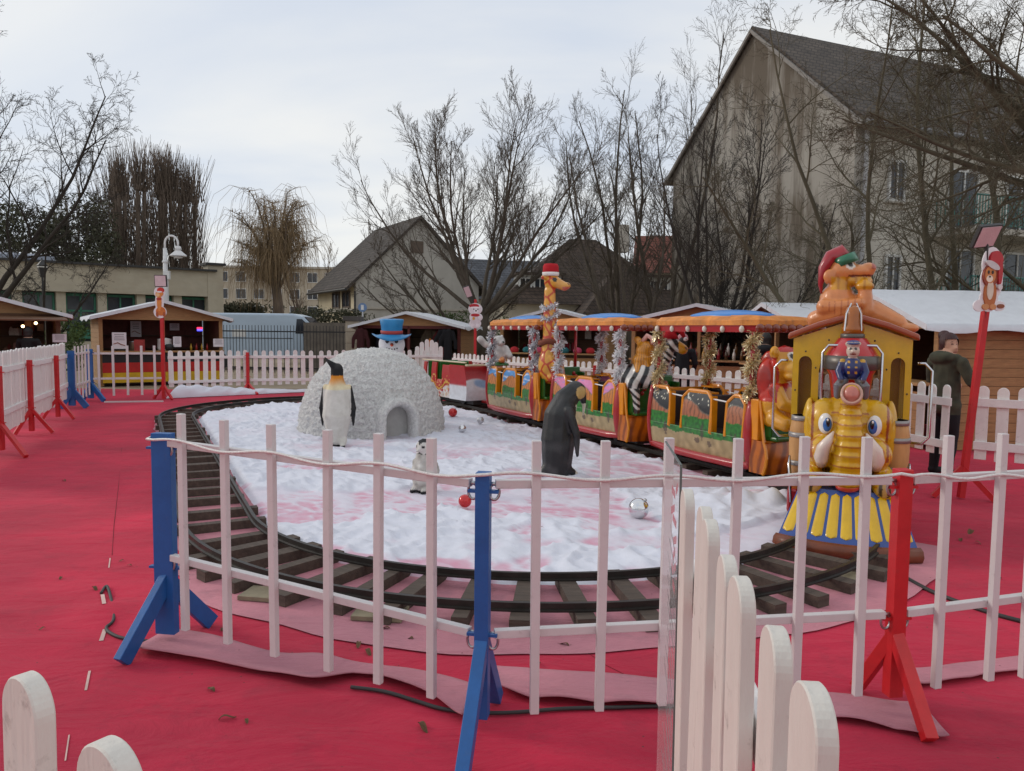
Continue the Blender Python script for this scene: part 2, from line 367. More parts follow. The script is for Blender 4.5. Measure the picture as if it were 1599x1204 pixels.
for px, py in [(190,878),(202,885),(100,752),(148,922),(270,718),(95,905),(845,833),(640,1000),(560,1010),(575,1022),(880,1010),(905,835),(1500,845),(1528,850),(1515,840),(66,985),(355,1125),(385,1130),(520,700),(660,1140),(350,985),(330,1080),(600,985),(245,770),(1560,905),(840,1040)]:
    p = W(px, py); o = link('dry_leaf', lm); on = 6.2 < p.y and (p.x > -2.0); o.location = (p.x, p.y, ch(p.x, p.y)+(.05 if on else .008)); o.rotation_euler = (random.uniform(-.25,.25), random.uniform(-.25,.25), random.uniform(0,6)); k = random.uniform(.45, 1.1); o.scale = (k, k*random.uniform(.5,1), k)
    tag(o, 'small dry brown leaf lying on the white snow cloth' if on else 'small dry brown leaf lying on the red carpet', 'leaf', 'dry leaves on the snow cloth' if on else 'dry leaves on the red carpet')
m_cable = mat('black_cable', (.03, .028, .028), .6, .2)
def cable(pts, r, label):
    P = [W(*p)+Vector((0, 0, .016)) for p in pts]; g = MB(); o = []
    for i in range(len(P)-1):
        for t in range(6):
            t /= 6; p0, p1, p2, p3 = P[max(i-1,0)], P[i], P[i+1], P[min(i+2,len(P)-1)]
            o.append(.5*((2*p1)+(p2-p0)*t+(2*p0-5*p1+4*p2-p3)*t*t+(3*p1-p0-3*p2+p3)*t*t*t))
    o.append(P[-1]); tag(g.tube(o, r, 8).build('cable', m_cable, smooth=True), label, 'cable')
cable([(548,1078),(600,1085),(650,1100),(690,1112),(740,1118),(800,1118),(880,1112),(960,1110),(1040,1108),(1200,1112)], .009, 'black cable running along the pink carpet strips past the centre post')
cable([(158,930),(168,920),(178,968),(166,985),(180,997),(205,1003),(240,1006)], .009, 'short black cable poking out of the torn carpet seam')
cable([(1405,900),(1450,925),(1500,945),(1560,965),(1640,985)], .014, 'thick dark cable on red carpet leading right from the locomotive')
# ------------------------------------------------------------------ railway track
m_rail = mat('rail_steel', (.035, .03, .026), .45, .4, 5, .2, 40, metal=.5)
m_sleep = mat('sleeper_wood', (.075, .053, .04), .8, .4, 4, .5, 25, stretch=(1, 6, 6))
trk = thing('railway_track', 'oval miniature railway track of dark rails and wooden sleepers around the snow', 'track')
GA = .27
def rail(off):
    g = MB(); n = 300; prof = [(-.028, .085), (.028, .085), (.028, .095), (.014, .1), (.014, .135), (-.014, .135), (-.014, .1), (-.028, .095)]
    for k in range(n):
        p, h = stad(STOT*k/n, off); o = Vector((h.y, -h.x))
        for a, z in prof: g.v.append((p.x+o.x*a, p.y+o.y*a, z))
    q = len(prof)
    for k in range(n):
        for j in range(q): g.face([k*q+j, k*q+(j+1) % q, ((k+1) % n)*q+(j+1) % q, ((k+1) % n)*q+j])
    g.build('rail', m_rail, trk)
rail(-GA); rail(GA)
sm = MB().box((0, 0, .0475), (.1, .86, .07)).mesh('sleeper', m_sleep)
s_ = 0.0
while s_ < STOT-.2:
    left = s_ > LS+8.6 and s_ < 2*LS+math.pi*RT+2; gap = .5 if left else .33 if s_ > LS else .45
    p, h = stad(s_); o = link('sleeper', sm, trk); o.location = (p.x+random.uniform(-.03, .03), p.y, .002)
    o.rotation_euler.z = math.atan2(h.y, h.x)+random.uniform(-.06, .06); o.scale = (random.uniform(.85, 1.25), random.uniform(.9, 1.08)*(.82 if left or s_ < LS-1 else 1), 1); s_ += gap*random.uniform(.9, 1.1)
m_bl = mat('wood_block', (.24, .2, .13), .8, .25, 8, .4, 30)
for px, py, lab in [(418,935,'left'), (594,965,'middle'), (1308,908,'right')]:
    p = W(px, py); o = MB().box((0, 0, .03), (.3, .2, .028)).build('packing_board', m_bl, loc=p, rz=random.uniform(-.4, .4), bevel=.003)
    tag(o, {'left': 'grey packing board under the sleepers at the left bend', 'middle': 'dark packing board under the sleeper left of the centre post', 'right': 'pale packing board under the track in front of the cowcatcher'}[lab], 'board')
# ------------------------------------------------------------------ snow cloth
m_snow = mat('snow_cloth', (.68, .69, .765), .85, .04, 3, .3, 40, bdist=.008); t = m_snow.node_tree
b_ = t.nodes['Principled BSDF']; src = b_.inputs['Base Color'].links[0].from_socket; n = t.nodes.new; l = t.links.new
tcn = n('ShaderNodeTexCoord'); at = n('ShaderNodeAttribute'); at.attribute_name = 'Col'; k = n('ShaderNodeMath'); k.operation = 'MULTIPLY'; k.inputs[1].default_value = 1.0; l(at.outputs['Fac'], k.inputs[0])
x = n('ShaderNodeMix'); x.data_type = 'RGBA'; l(k.outputs[0], x.inputs[0]); l(src, x.inputs[6]); x.inputs[7].default_value = (.64, .31, .41, 1); l(x.outputs[2], b_.inputs['Base Color'])
def bare(x, y):                  # where the cloth is worn thin and the pink carpet shows
    d = mnoise.noise_vector(Vector((x, y, 7))*.8)*.5; v = mnoise.noise(Vector((x*.75+d.x, y*.9+d.y, 2)))+.28*mnoise.noise(Vector((x*3, y*3, 5)))
    return sst(-.03, .06, v)*(sst(12, 8.5, y)*.85+.15)
def fold(x, y):
    z = 0; w = Vector((x, y, 0)); d = mnoise.noise_vector(w*.6)*.9+mnoise.noise_vector(w*1.7)*.25
    for f, am, sh in ((.8, .025, 2.6), (1.7, .04, 4.2), (3.4, .038, 4.6), (6.5, .028, 4.4), (11, .014, 3.6)):
        v = mnoise.noise(Vector(((x*.8+y*.5)*f+d.x*1.6, (y*.6-x*.25)*f+d.y*1.6, f*3))); k = max(0, 1-abs(v)*sh); z += am*k*k
    v = mnoise.noise(Vector(((x+y*.4)*13+d.x*4, (y-x*.3)*4+d.y*4, 1))); z += .011*max(0, 1-abs(v)*3.2)
    return z
def sdist(x, y):                 # distance to the oval's spine
    p = Vector((x, y))-C1; t = max(0, min(LS, p.dot(UU))); return (p-UU*t).length
HEAP = W(1190, 800).xy
def snow_h(x, y, d):
    e = RI-d; z = .016+.72*fold(x, y)*(1-.72*bare(x, y))
    z += .05*sst(.5, .05, e)*(.5+nz3(x, y, 9, 1.6))
    hp = (Vector((x, y))-HEAP).length; z += math.exp(-(hp/.5)**2)*(.14+.16*abs(nz3(x, y, 2, 4)))
    return max(.012, z)*sst(-.01, .1, e)+.006
RI = RT-GA-.09
sw = MB(); sp = .027; idx = {}; sw.c = {}
nu = int((LS+2*RI)/sp)+2; nv = int(2*RI/sp)+2
def spt(i, j):
    a = -RI-sp/2+i*sp; b = -RI-sp/2+j*sp; p = C1+UU*a+NN*b; return p
for i in range(nu+1):
    for j in range(nv+1):
        p = spt(i, j); d = sdist(p.x, p.y)
        if d > RI+sp*1.5: continue
        if d > RI:
            q = p-C1; t = max(0, min(LS, q.dot(UU))); s0 = C1+UU*t; p = s0+(p-s0).normalized()*RI; d = RI
        idx[i, j] = len(sw.v); sw.v.append((p.x, p.y, snow_h(p.x, p.y, d)))
        f_ = fold(p.x, p.y); w = bare(p.x, p.y)*(1-.8*sst(.012, .05, f_))*(.8+.4*nz3(p.x, p.y, 3, 9)); w = min(1, max(0, w)); sw.c[len(sw.v)-1] = (w, w, w)
for i in range(nu):
    for j in range(nv):
        q = [(i, j), (i+1, j), (i+1, j+1), (i, j+1)]
        if all(k in idx for k in q): sw.face([idx[k] for k in reversed(q)])
sw.build('snow_cloth', m_snow, smooth=True); o = bpy.data.objects['snow_cloth']; tag(o, 'crumpled white artificial snow cloth spread inside the track', 'snow cloth')
sz = lambda x, y: snow_h(x, y, min(sdist(x, y), RI))
# loose roll of cloth behind the far bend, beside the red pole
g = MB(); A, B = W(270, 621), W(480, 612)
def fn(u, v):
    p = A.lerp(B, u); h = .26*(1-u)**1.5*sst(0, .06, u)+.06; a = math.pi*v
    return (p.x+.1*nz3(u*9, v, 1), p.y-.35*math.cos(a)*(.5+.5*(1-u)), .015+h*math.sin(a)*(1+.5*nz3(u*14, v*3, 3)))
g.grid(fn, 80, 14); o = g.build('snow_cloth', m_snow, smooth=True); tag(o, 'bunched white cloth lying on the carpet beside the giraffe sign pole', 'snow cloth')
g.c = None
# ------------------------------------------------------------------ fences
def round_picket(w, h, th, point=False):
    k = 18 if th > .021 else 8; r = w/2
    if point: top = [(r, h-.03), (0, h), (-r, h-.03)]
    else: top = [(r*math.cos(math.pi*i/k), h-r+r*math.sin(math.pi*i/k)) for i in range(k+1)]
    return MB().prism([(-r, 0), (r, 0)]+top, -th/2, th/2, 'xz')
_pk = {}
def picket_panel(p0, p1, label, zt=1.1, zb=.2, pitch=.2, w=.11, rails=(.33, .93), railh=.07, side=1, th=.02, jit=.006, point=False, group=None, bev=.003, rmat=None, skip=()):
    p0, p1 = Vector((*p0[:2], 0)), Vector((*p1[:2], 0)); d = p1-p0; ln = d.length
    t = thing('picket_fence_panel', label, 'fence', p0, math.atan2(d.y, d.x), group)
    key = (w, zt-zb, th, point)
    if key not in _pk: _pk[key] = round_picket(w, zt-zb, th, point).mesh('picket', m_picketn if th > .021 else m_picket)
    n = max(2, int(ln/pitch+.3)); off = (ln-(n-1)*pitch)/2
    for i in range(n):
        if i in skip: continue
        o = link('picket', _pk[key], t); o.location = (off+i*pitch+random.uniform(-jit, jit), random.uniform(-.002, .002), zb+random.uniform(-.012, .012)); o.rotation_euler = (random.uniform(-.008, .008), random.uniform(-.012, .012), random.uniform(-.03, .03)); o.scale.x = random.uniform(.94, 1.03)
        if bev:
            q = o.modifiers.new('bevel', 'BEVEL'); q.width = bev; q.segments = 1; q.limit_method = 'ANGLE'; q.angle_limit = R_(50)
    for z in rails:
        MB().box((ln/2, side*(th/2+.014), z), (ln-.03, .024, railh)).build('rail', rmat or m_white, t, bevel=.003)
    return t
def ring(g, c, r, r2, ax, n=14):
    u, w = frame(ax); c = Vector(c); g.tube([c+(u*math.cos(2*math.pi*i/n)+w*math.sin(2*math.pi*i/n)*1.5)*r for i in range(n)], r2, 6, closed=True)
def bar_panel(p0, p1, bars, label, zt=1.24, zb=.1, rails=((1.07, 1.07), (.41, .41)), bw=.038, rh=.036, rings=True, cat='fence', jit=.004):
    p0, p1 = Vector((*p0[:2], 0)), Vector((*p1[:2], 0)); d = p1-p0; ln = d.length
    t = thing('bar_fence_panel', label, cat, p0, math.atan2(d.y, d.x))
    bm_ = MB().box((0, 0, (zt-zb)/2), (bw, .03, zt-zb)).mesh('bar', m_whitebar)
    for x in bars:
        o = link('bar', bm_, t); o.location = (x*ln, -.033, zb+random.uniform(-.01, .01)); o.rotation_euler.y = random.uniform(-.006, .006)
        q = o.modifiers.new('bevel', 'BEVEL'); q.width = .003; q.segments = 2
    for za, zb_ in rails:
        MB().beam((.05, 0, za), (ln-.06, 0, zb_), rh, rh).build('rail', m_whitebar, t, bevel=.003)
        if rings:
            for x, z in ((.045, za), (ln-.05, zb_)):
                g = MB(); ring(g, (x, 0, z-.035), .022, .006, (0, 1, 0)); g.cyl((x-.02, 0, z), (x+.02, 0, z), .009, n=8); g.build('shackle', m_steel, t, smooth=True)
    return t
def fork_post(p, feet, h, m, label, wide=.09, deep=.045, fork=.33, legw=.06, rz=0, lift=.06):
    p = Vector((*p[:2], 0)); t = thing('fence_post', label, 'post', p)
    g = MB().box((0, 0, (h+lift)/2), (wide, deep, h-lift), RZ(rz)); g.build('upright', m, t, bevel=.003)
    for q in feet:
        v = Vector((q[0]-p.x, q[1]-p.y, 0)); e = v.normalized()
        MB().beam(Vector((0, 0, fork))-e*.01, v+Vector((0, 0, .025)), deep*.9, legw, m=0).build('leg', m, t, bevel=.003)
    for z in (h-.08, .42):
        g = MB(); dd = RZ(rz)@Vector((1, 0, 0)); g.beam(-dd*(wide/2+.035)+Vector((0, 0, z)), dd*(wide/2+.035)+Vector((0, 0, z)), .03, .012); g.build('lug', m, t)
    return t
A0, B0, C0 = W(262, 1005), W(752, 1140), W(1392, 1105)
fa = math.atan2((B0-A0).y, (B0-A0).x); fb = math.atan2((C0-B0).y, (C0-B0).x)
fork_post(A0, [W(190, 1042), W(330, 978)], 1.14, m_blue, 'wide blue fence post at the left end of the near bar fence', .11, .05, .36, .085, -.15)
fork_post(B0, [W(722, 1222), W(775, 1098)], 1.11, m_blue, 'blue fence post in the foreground centre with its leg towards the viewer', .06, .06, .4, .06, fa/2+fb/2)
fork_post(C0, [W(1452, 1165), W(1338, 1080)], 1.1, m_red, 'red fence post in front of the elephant locomotive', .065, .06, .36, .055, fb)
def frac(px, P, Q):      # where the bar seen at column px stands between two posts
    best = min(range(0, 401), key=lambda k: abs((lambda v: 799.5+FPX*v.dot(_R)/v.dot(_F)-px)(Vector((*P.lerp(Q, k/400).xy, 1.1-CAM_H)))))
    return best/400
bar_panel(A0, B0, [frac(x, A0, B0) for x in (292, 359, 433, 518, 597, 682)], 'white bar fence panel in front of the igloo, between the two blue posts', 1.245, .11, ((1.09, 1.06), (.48, .42)))
bar_panel(B0, C0, [frac(x, B0, C0) for x in (837, 940, 1038, 1145, 1248, 1347)], 'white bar fence panel between the centre blue post and the red post', 1.245, .08, ((1.06, 1.05), (.42, .44)))
D0 = W(1700, 1060); 
bar_panel(C0, D0, [frac(x, C0, D0) for x in (1470, 1553, 1608)], 'white bar fence panel at the right edge beyond the red post', 1.245, .08, ((1.05, 1.05), (.44, .46)))
# clear rope light along the top rails
m_rope = mat('rope_light', (.72, .69, .66), .3, .15, 90, .5, 160, coat=.3)
P = []
def span(a, b, za, zb, n, sag, wig):
    for i in range(n):
        u = i/n; p = a.lerp(b, u); z = za+(zb-za)*u-sag*math.sin(math.pi*u)+wig*math.sin(u*19)*.012+.02; s = -.057
        d = (b-a).normalized(); P.append(Vector((p.x+d.y*.057, p.y-d.x*.057, z)))
P.append(A0+Vector((-.04, .06, 1.13))); P.append(A0+Vector((-.07, -.03, 1.11)))
span(A0, B0, 1.09, 1.085, 40, .012, 1.2); span(B0, C0, 1.09, 1.075, 40, .02, 1.0); span(C0, D0, 1.06, 1.05, 24, .02, .8)
tag(MB().tube(P, .0075, 7).build('rope_light', m_rope, smooth=True), 'clear rope light strung along the top rails of the near bar fence', 'rope light')
# pickets beside the camera
picket_panel(Vector((.295, .62)), Vector((.415, 1.80)), 'weathered white picket fence running away from the viewer, right foreground', 1.35, .2, .16, .09, (.5, 1.12), .07, -1, .022, .003, bev=.002)
picket_panel(Vector((-.633, .875)), Vector((-.283, .618)), 'round-topped white picket fence cut off at the lower left corner', 1.322, .2, .225, .085, (.5, 1.1), .07, -1, .022, .002, bev=.002)
gp = link('tmp', None); bpy.data.objects.remove(gp)
m_pane = glass('clear_sheet', (.86, .9, .9), .08, .16)
pn = thing('clear_screen', 'scratched clear plastic sheet standing where the picket fence meets the bar fence', 'screen', (.418, 1.84, 0), math.atan2(.42, .045))
MB().box((.2, 0, .78), (.4, .005, 1.18)).build('sheet', m_pane, pn)
m_edge = mat('sheet_edge', (.12, .14, .13), .3, .2)
MB().box((-.003, 0, .78), (.004, .0056, 1.18)).build('edge', m_edge, pn); MB().box((.2, 0, 1.372), (.4, .0056, .003)).build('edge', m_edge, pn)
g = MB()
for i in range(38):
    z = .35+i*.021; x = .03+random.uniform(0, .1); l_ = random.uniform(.1, .24); g.beam((x, -.0033, z), (min(.39, x+l_), -.0033, z+l_*.28), .0006, .0025)
g.build('scratches', mat('scratch', (.14, .13, .13), .6), pn)
g = MB()
for i in range(9):
    a = Vector((.12+random.uniform(-.03, .03), -.0036, 1.3-i*.035)); g.beam(a, a+Vector((random.uniform(.03, .09), 0, random.uniform(-.05, .02))), .0006, .02)
g.build('red_reflection', mat('reflection_red', (.5, .06, .1), .6), pn)  # red reflections in the sheet, painted on as short strokes
# left run: dense pickets on red posts
LP = [W(3, 710), W(50, 679), W(91, 656), W(113, 638), W(142, 626), W(258, 624)]
ext = LP[0]+(LP[0]-LP[1]).normalized()*1.9
labs = ['dense white picket panel at the far left edge', 'dense white picket panel between the two red posts on the left', 'dense white picket panel beside the left blue post']
for i, (a, b) in enumerate([(ext, LP[0]), (LP[0], LP[1]), (LP[1], LP[2]), (LP[2], LP[3])]):
    n = Vector((-(b-a).y, (b-a).x, 0)).normalized()*.09
    if i == 0: lab = 'dense white picket panel cut by the left picture edge'
    else: lab = labs[i-1] if i > 1 else 'dense white picket panel left of the second red post'
    picket_panel(a+n, b+n, lab, 1.34, .22, .118, .108, (.5, 1.08), .08, -1, .02, .003, bev=0)
for p, fe, m, lab in [(LP[0], [W(41, 716), W(-38, 704)], m_red, 'nearest red fence post at the left picture edge'), (LP[1], [W(23, 681), W(83, 678)], m_red, 'second red fence post on the left, with spread legs'), (LP[2], [W(66, 657), W(116, 656)], m_red, 'third red fence post on the left, next to the blue one')]:
    fork_post(p, fe, 1.16, m, lab, .06, .06, .42, .05)
fork_post(LP[3], [W(94, 639), W(136, 638)], 1.18, m_blue, 'left of the two blue fence posts in front of the stalls', .13, .05, .4, .12)
fork_post(LP[4], [W(163, 628), W(128, 628)], 1.17, m_blue, 'right of the two blue fence posts in front of the stalls', .13, .05, .4, .12)
bar_panel(LP[3], LP[4], [.12, .3, .48, .66, .84], 'narrow white bar panel between the two far blue posts', 1.27, .15, ((1.1, 1.1), (.45, .45)), .04, .045, False)
bar_panel(LP[4], LP[5], [.12, .31, .5, .69, .87], 'white bar panel in front of the red and yellow stall counter', 1.25, .12, ((1.07, 1.07), (.5, .5)), .05, .045, False)
o = MB().beam(W(163, 629)+Vector((0, 0, .02)), W(255, 628)+Vector((0, 0, .02)), .05, .03).build('white_bar', m_whitebar); tag(o, 'white bar lying on the red carpet below the far bar panel', 'bar')
# far picket run
FP = [W(262, 618), W(390, 613), W(495, 611.5), W(600, 609), W(690, 607)]
for i, lab in enumerate(['white picket panel in front of the sausage stall, left of a red post', 'white picket panel in front of the parked van', 'white picket panel partly behind the left of the igloo', 'white picket panel behind the snowman']):
    picket_panel(FP[i], FP[i+1], lab, 1.1, .2, .2, .11, (.33, .93), .07, -1, bev=0)
fork_post(FP[1]+Vector((0, -.12, 0)), [W(376, 617), W(402, 617)], 1.05, m_red, 'red fence post in the far picket fence before the van', .07, .06, .25, .05)
gt = picket_panel(FP[4]+Vector((-.75, -.12, 0)), FP[4]+Vector((.05, -.12, 0)), 'white arched picket gate between igloo and sleigh car', 1.15, .15, .13, .125, (.33, .93), .07, -1, bev=0)
for i, o in enumerate([c for c in gt.children if c.name.startswith('picket')]): o.scale.z = 1+.26*math.sin(math.pi*(i+.5)/6)
RP0, RP1, RP2 = Vector((-1.55, 19.7, 0)), Vector((3.9, 11.7, 0)), Vector((4.70, 8.0, 0))
rl = ['behind the sleigh car', 'behind the giraffe car', 'behind the pink car', 'behind the zebra', 'behind the starry car']
for i in range(5):
    picket_panel(RP0.lerp(RP1, i/5), RP0.lerp(RP1, (i+1)/5), 'white picket panel '+rl[i], 1.08, .2, .19, .105, (.33, .92), .07, -1, bev=0)
for i in range(2): picket_panel(RP1.lerp(RP2, i/2), RP1.lerp(RP2, (i+1)/2), ['white picket panel behind the red-maned lion', 'white picket panel between the locomotive cab and the lion sign pole'][i], 1.16, .4, .185, .105, (.52, .98), .085, -1, bev=.003)
RP3 = W(1720, 800)
picket_panel(Vector((4.82, 7.85)), Vector((6.1, 6.9)), 'white picket panel right of the lion sign pole', 1.17, .4, .18, .11, (.55, 1.0), .085, -1, bev=.003)
for i, k in enumerate((1, 3)):
    q = RP0.lerp(RP1, k/5); fork_post(q+Vector((-.1, -.06, 0)), [q+Vector((-.45, -.3, 0)), q+Vector((.2, .15, 0))], 1.02, m_red, ['short red fence post behind the giraffe car', 'short red fence post behind the pink car'][i], .06, .05, .25, .05)
# ------------------------------------------------------------------ sign poles with cut-out figures and floodlights
def ell(cx, cz, rx, rz, n=20, rot=0):
    c, s = math.cos(rot), math.sin(rot); return [(cx+rx*math.cos(2*math.pi*i/n)*c-rz*math.sin(2*math.pi*i/n)*s, cz+rx*math.cos(2*math.pi*i/n)*s+rz*math.sin(2*math.pi*i/n)*c) for i in range(n)]
m_signw = mat('sign_board', (.78, .76, .78), .5, .06)
def sg(hexc): return mat('sign_'+hexc, hx(hexc), .5, .12, 14)
def sign_pole(base, top, label, zt, rz, board, figs, pname, r=.035, lean=0, flood=None, plabel=''):
    p = Vector((*base[:2], 0)); t = thing('sign_pole', plabel, 'pole', p)
    MB().beam((0, 0, .02), (lean, 0, zt), r*2, r*2, up=(0, 1, 0)).build('upright', m_red, t, bevel=.004)
    for s in (-1, 1):
        MB().beam((0, 0, .34), (s*.26, -.1*s-.05, .02), .045, .05).build('leg', m_red, t)
    if flood:
        f = thing('floodlight', flood[1], 'floodlight', p+Vector((lean, 0, zt)), rz)
        w, h = flood[2]; off = flood[0]; rot = RX(flood[3]) @ RY(flood[4])
        c = Vector((off[0], -.06, off[1]))
        MB().box(c, (w, .045, h), rot).build('housing', m_dark, f, bevel=.006)
        MB().box(c+rot@Vector((0, -.025, 0)), (w*.88, .006, h*.88), rot).build('lens', mat('flood_lens', (.62, .5, .52), .25, .1, 8, .3, 60), f)
        MB().beam((0, 0, -.3), (off[0]*.6, -.03, off[1]-h*.3), .03, .03).build('bracket', m_dark, f)
    s = thing('figure_sign', label, 'sign', p+Vector((lean*.9, 0, 0)), rz)
    g = MB()
    for i, q in enumerate(board): g.prism(ell(*q), -r-.012-.0008*i, -r-.004, 'xz')
    g.build('board', m_signw, s)
    for i, (nm, colr, e) in enumerate(figs):
        MB().prism(ell(*e), -r-.026-.0012*i, -r-.012, 'xz').build(nm, sg(colr), s)
# lion cub in a red cap, beside the right stall
PB = W(1500, 780)
B = 1.93; L_ = lambda *q: q
sign_pole(PB, None, 'cut-out sign of a lion cub in a red winter cap, right', 2.0, .35,
  [(.0, B+.12, .13, .12), (.0, B+.3, .13, .2), (.02, B+.47, .14, .18), (.11, B+.32, .07, .16), (-.12, B+.06, .09, .06), (.15, B+.06, .08, .05)],
  [('tail', '#8a4a25', (.16, B+.06, .05, .022)), ('body', '#b5672f', (.0, B+.18, .085, .15)), ('paw', '#c98a55', (-.055, B+.05, .045, .03)), ('paw', '#c98a55', (.045, B+.05, .045, .03)), ('mane', '#8e3a1e', (-.01, B+.36, .105, .11)),
   ('chest', '#d8cbb8', (-.01, B+.22, .045, .1)), ('face', '#c77d3f', (-.02, B+.37, .075, .085)), ('muzzle', '#e6d8c5', (-.03, B+.33, .045, .035)), ('nose', '#3a221b', (-.03, B+.35, .014, .01)), ('eye', '#2c1a14', (-.05, B+.395, .013, .018)), ('eye', '#2c1a14', (.005, B+.395, .013, .018)),
   ('cap', '#b3202a', (.05, B+.52, .09, .09)), ('cap_tail', '#b3202a', (.11, B+.4, .03, .13)), ('cap_fur', '#c9c4c4', (.0, B+.465, .1, .035, 20, -.35)), ('pompom', '#d5d0d0', (.115, B+.25, .03, .03))],
  'lion', .03, .15, ((-.13, .68), 'rectangular floodlight above the lion cub sign', (.27, .24), .55, -.14), 'tall leaning red pole carrying the lion cub sign')
PB = W(256, 624); B = 1.92
sign_pole(PB, None, 'cut-out sign of a giraffe in a red cap, before the sausage stall', 1.95, 0,
  [(-.02, B+.1, .15, .14), (-.03, B+.32, .1, .25), (-.02, B+.55, .13, .14)],
  [('body', '#c9702e', (.0, B+.12, .11, .1)), ('leg', '#a8552a', (-.08, B+.05, .03, .06)), ('leg', '#a8552a', (.08, B+.05, .03, .06)), ('neck', '#d8873f', (-.03, B+.32, .05, .2)), ('head', '#d8873f', (-.02, B+.52, .085, .07)), ('muzzle', '#e3b98a', (-.06, B+.49, .05, .04)), ('cap', '#c22a20', (.01, B+.6, .08, .06)), ('cap_fur', '#e2dcda', (-.02, B+.56, .075, .02)), ('scarf', '#b02c22', (-.03, B+.4, .06, .03))],
  'giraffe', .035, 0, ((.02, .78), 'square floodlight above the giraffe sign', (.28, .27), .1, 0), 'red pole carrying the giraffe sign, far left')
PB = Vector((-1.0, 20.3, 0)); B = 1.74
sign_pole(PB, None, 'cut-out sign of a white bear in a red cap and scarf', 2.5, 0,
  [(0, B+.12, .16, .13), (0, B+.28, .16, .16), (.1, B+.28, .1, .1), (.0, B+.5, .19, .16)],
  [('body', '#d9d2d6', (.0, B+.17, .12, .14)), ('leg', '#e4dee2', (-.07, B+.06, .05, .06)), ('leg', '#e4dee2', (.07, B+.06, .05, .06)), ('arm', '#e4dee2', (.13, B+.28, .05, .07)), ('head', '#e2dce0', (.01, B+.47, .14, .11)), ('scarf', '#b8202c', (.0, B+.34, .12, .04)), ('cap', '#b8202c', (-.03, B+.58, .13, .06)), ('cap_fur', '#f0ecee', (.0, B+.54, .14, .025)), ('muzzle', '#f2eef0', (.02, B+.44, .06, .045)), ('nose', '#1c1718', (.02, B+.455, .025, .02)), ('eye', '#1c1718', (-.04, B+.495, .014, .017)), ('eye', '#1c1718', (.07, B+.495, .014, .017)), ('badge', '#d9a02c', (-.04, B+.25, .03, .04))],
  'bear', .035, 0, ((-.2, .2), 'small slanting floodlight above the white bear sign', (.17, .32), .3, -.35), 'red pole carrying the white bear sign behind the sleigh car')
# ------------------------------------------------------------------ the train
def plate(outer, holes, th, axes):
    """flat plate with holes; axes maps (u, v, w) to a point"""
    cu = bpy.data.curves.new('tmp', 'CURVE'); cu.dimensions = '2D'; cu.fill_mode = 'BOTH'; cu.extrude = th/2
    for P in [outer]+holes:
        s = cu.splines.new('POLY'); s.points.add(len(P)-1); s.use_cyclic_u = True
        for q, (a, b) in zip(s.points, P): q.co = (a, b, 0, 1)
    o = link('tmp', cu); dg = bpy.context.evaluated_depsgraph_get(); me = bpy.data.meshes.new_from_object(o.evaluated_get(dg), depsgraph=dg)
    bpy.data.objects.remove(o); bpy.data.curves.remove(cu)
    for v in me.vertices: v.co = axes(*v.co)
    return me
def plate_obj(name, outer, holes, th, axes, m, parent):
    me = plate(outer, holes, th, axes); me.materials.clear(); me.materials.append(m); return link(name, me, parent)
def arch(y0, y1, z0, z1, k=8, r=None):
    c = (y0+y1)/2; r = r or (y1-y0)/2; rx = (y1-y0)/2
    return [(y0, z0), (y1, z0)]+[(c+rx*math.cos(math.pi*i/k), z1-r+r*math.sin(math.pi*i/k)) for i in range(k+1)]
def gloss(name, h, rough=.3, coat=.4, var=.12): return mat(name, tuple(c*.97 for c in hx(h)), rough, var, 7, .12, 30, coat=coat, dirt=.12)
g_yel = gloss('train_yellow', '#dcb005'); g_org = gloss('train_orange', '#e08a10'); g_red = gloss('train_red', '#a81c22'); g_grn = gloss('train_green', '#14601c')
g_blu = gloss('train_blue', '#2f6fb5'); g_brn = gloss('train_brown', '#9a4420'); g_nav = gloss('train_navy', '#27478f'); g_under = gloss('canopy_under', '#b98a80'); g_cream = gloss('bulb_cream', '#d8cfc0', .25)
g_chrome = mat('chrome_rail', (.6, .6, .62), .2, .1, 20, metal=1)
m_tin = {k: mat('tinsel_'+k, c, .25, .3, 60, metal=q) for k, c, q in (('silver', (.72, .72, .75), .5), ('gold', (.78, .66, .42), .5), ('white', (.85, .83, .86), .15))}
_tin = {}
def tinsel(kind, path, label, n=1300, r=.062, seed=0):
    rnd = random.Random(seed); g = MB(); P = [Vector(p) for p in path]; seg = [(b-a).length for a, b in zip(P, P[1:])]; tot = sum(seg)
    for i in range(n):
        s = rnd.random()*tot; k = 0
        while s > seg[k] and k < len(seg)-1: s -= seg[k]; k += 1
        p = P[k].lerp(P[k+1], min(1, s/seg[k])); d = Vector((rnd.gauss(0, 1), rnd.gauss(0, 1), rnd.gauss(0, 1))).normalized(); e = d.orthogonal().normalized()
        e = (e*math.cos(rnd.random()*6)+d.cross(e)*math.sin(rnd.random()*6))*.0085; q = p+d*r*rnd.uniform(.55, 1.25)+Vector((0, 0, -.012))
        g.quad(p-e, p+e, q+e*.5, q-e*.5)
    g.tube(P, .008, 5); o = g.build('tinsel_garland', m_tin[kind]); tag(o, label, 'tinsel', 'tinsel garlands wound on the train'); return o
def spiral(p0, p1, r, turns, n=70, ph=0):
    p0, p1 = Vector(p0), Vector(p1); o = []
    for i in range(n+1):
        u = i/n; a = ph+turns*2*math.pi*u; o.append(p0.lerp(p1, u)+Vector((r*math.cos(a), r*math.sin(a), 0)))
    return o
def by(z): return .375+.075*math.sin(math.pi*min(1, max(0, (z-.12)/1.0)))
PAN = [(-.93, -.55), (-.3, .24), (.5, .79)]
def ptop(x, a, b):
    c = .1; t = 1.0
    if x-a < c and a > -.9: t -= (c-(x-a))*.9
    if b-x < c: t -= (c-(b-x))*.9
    return t
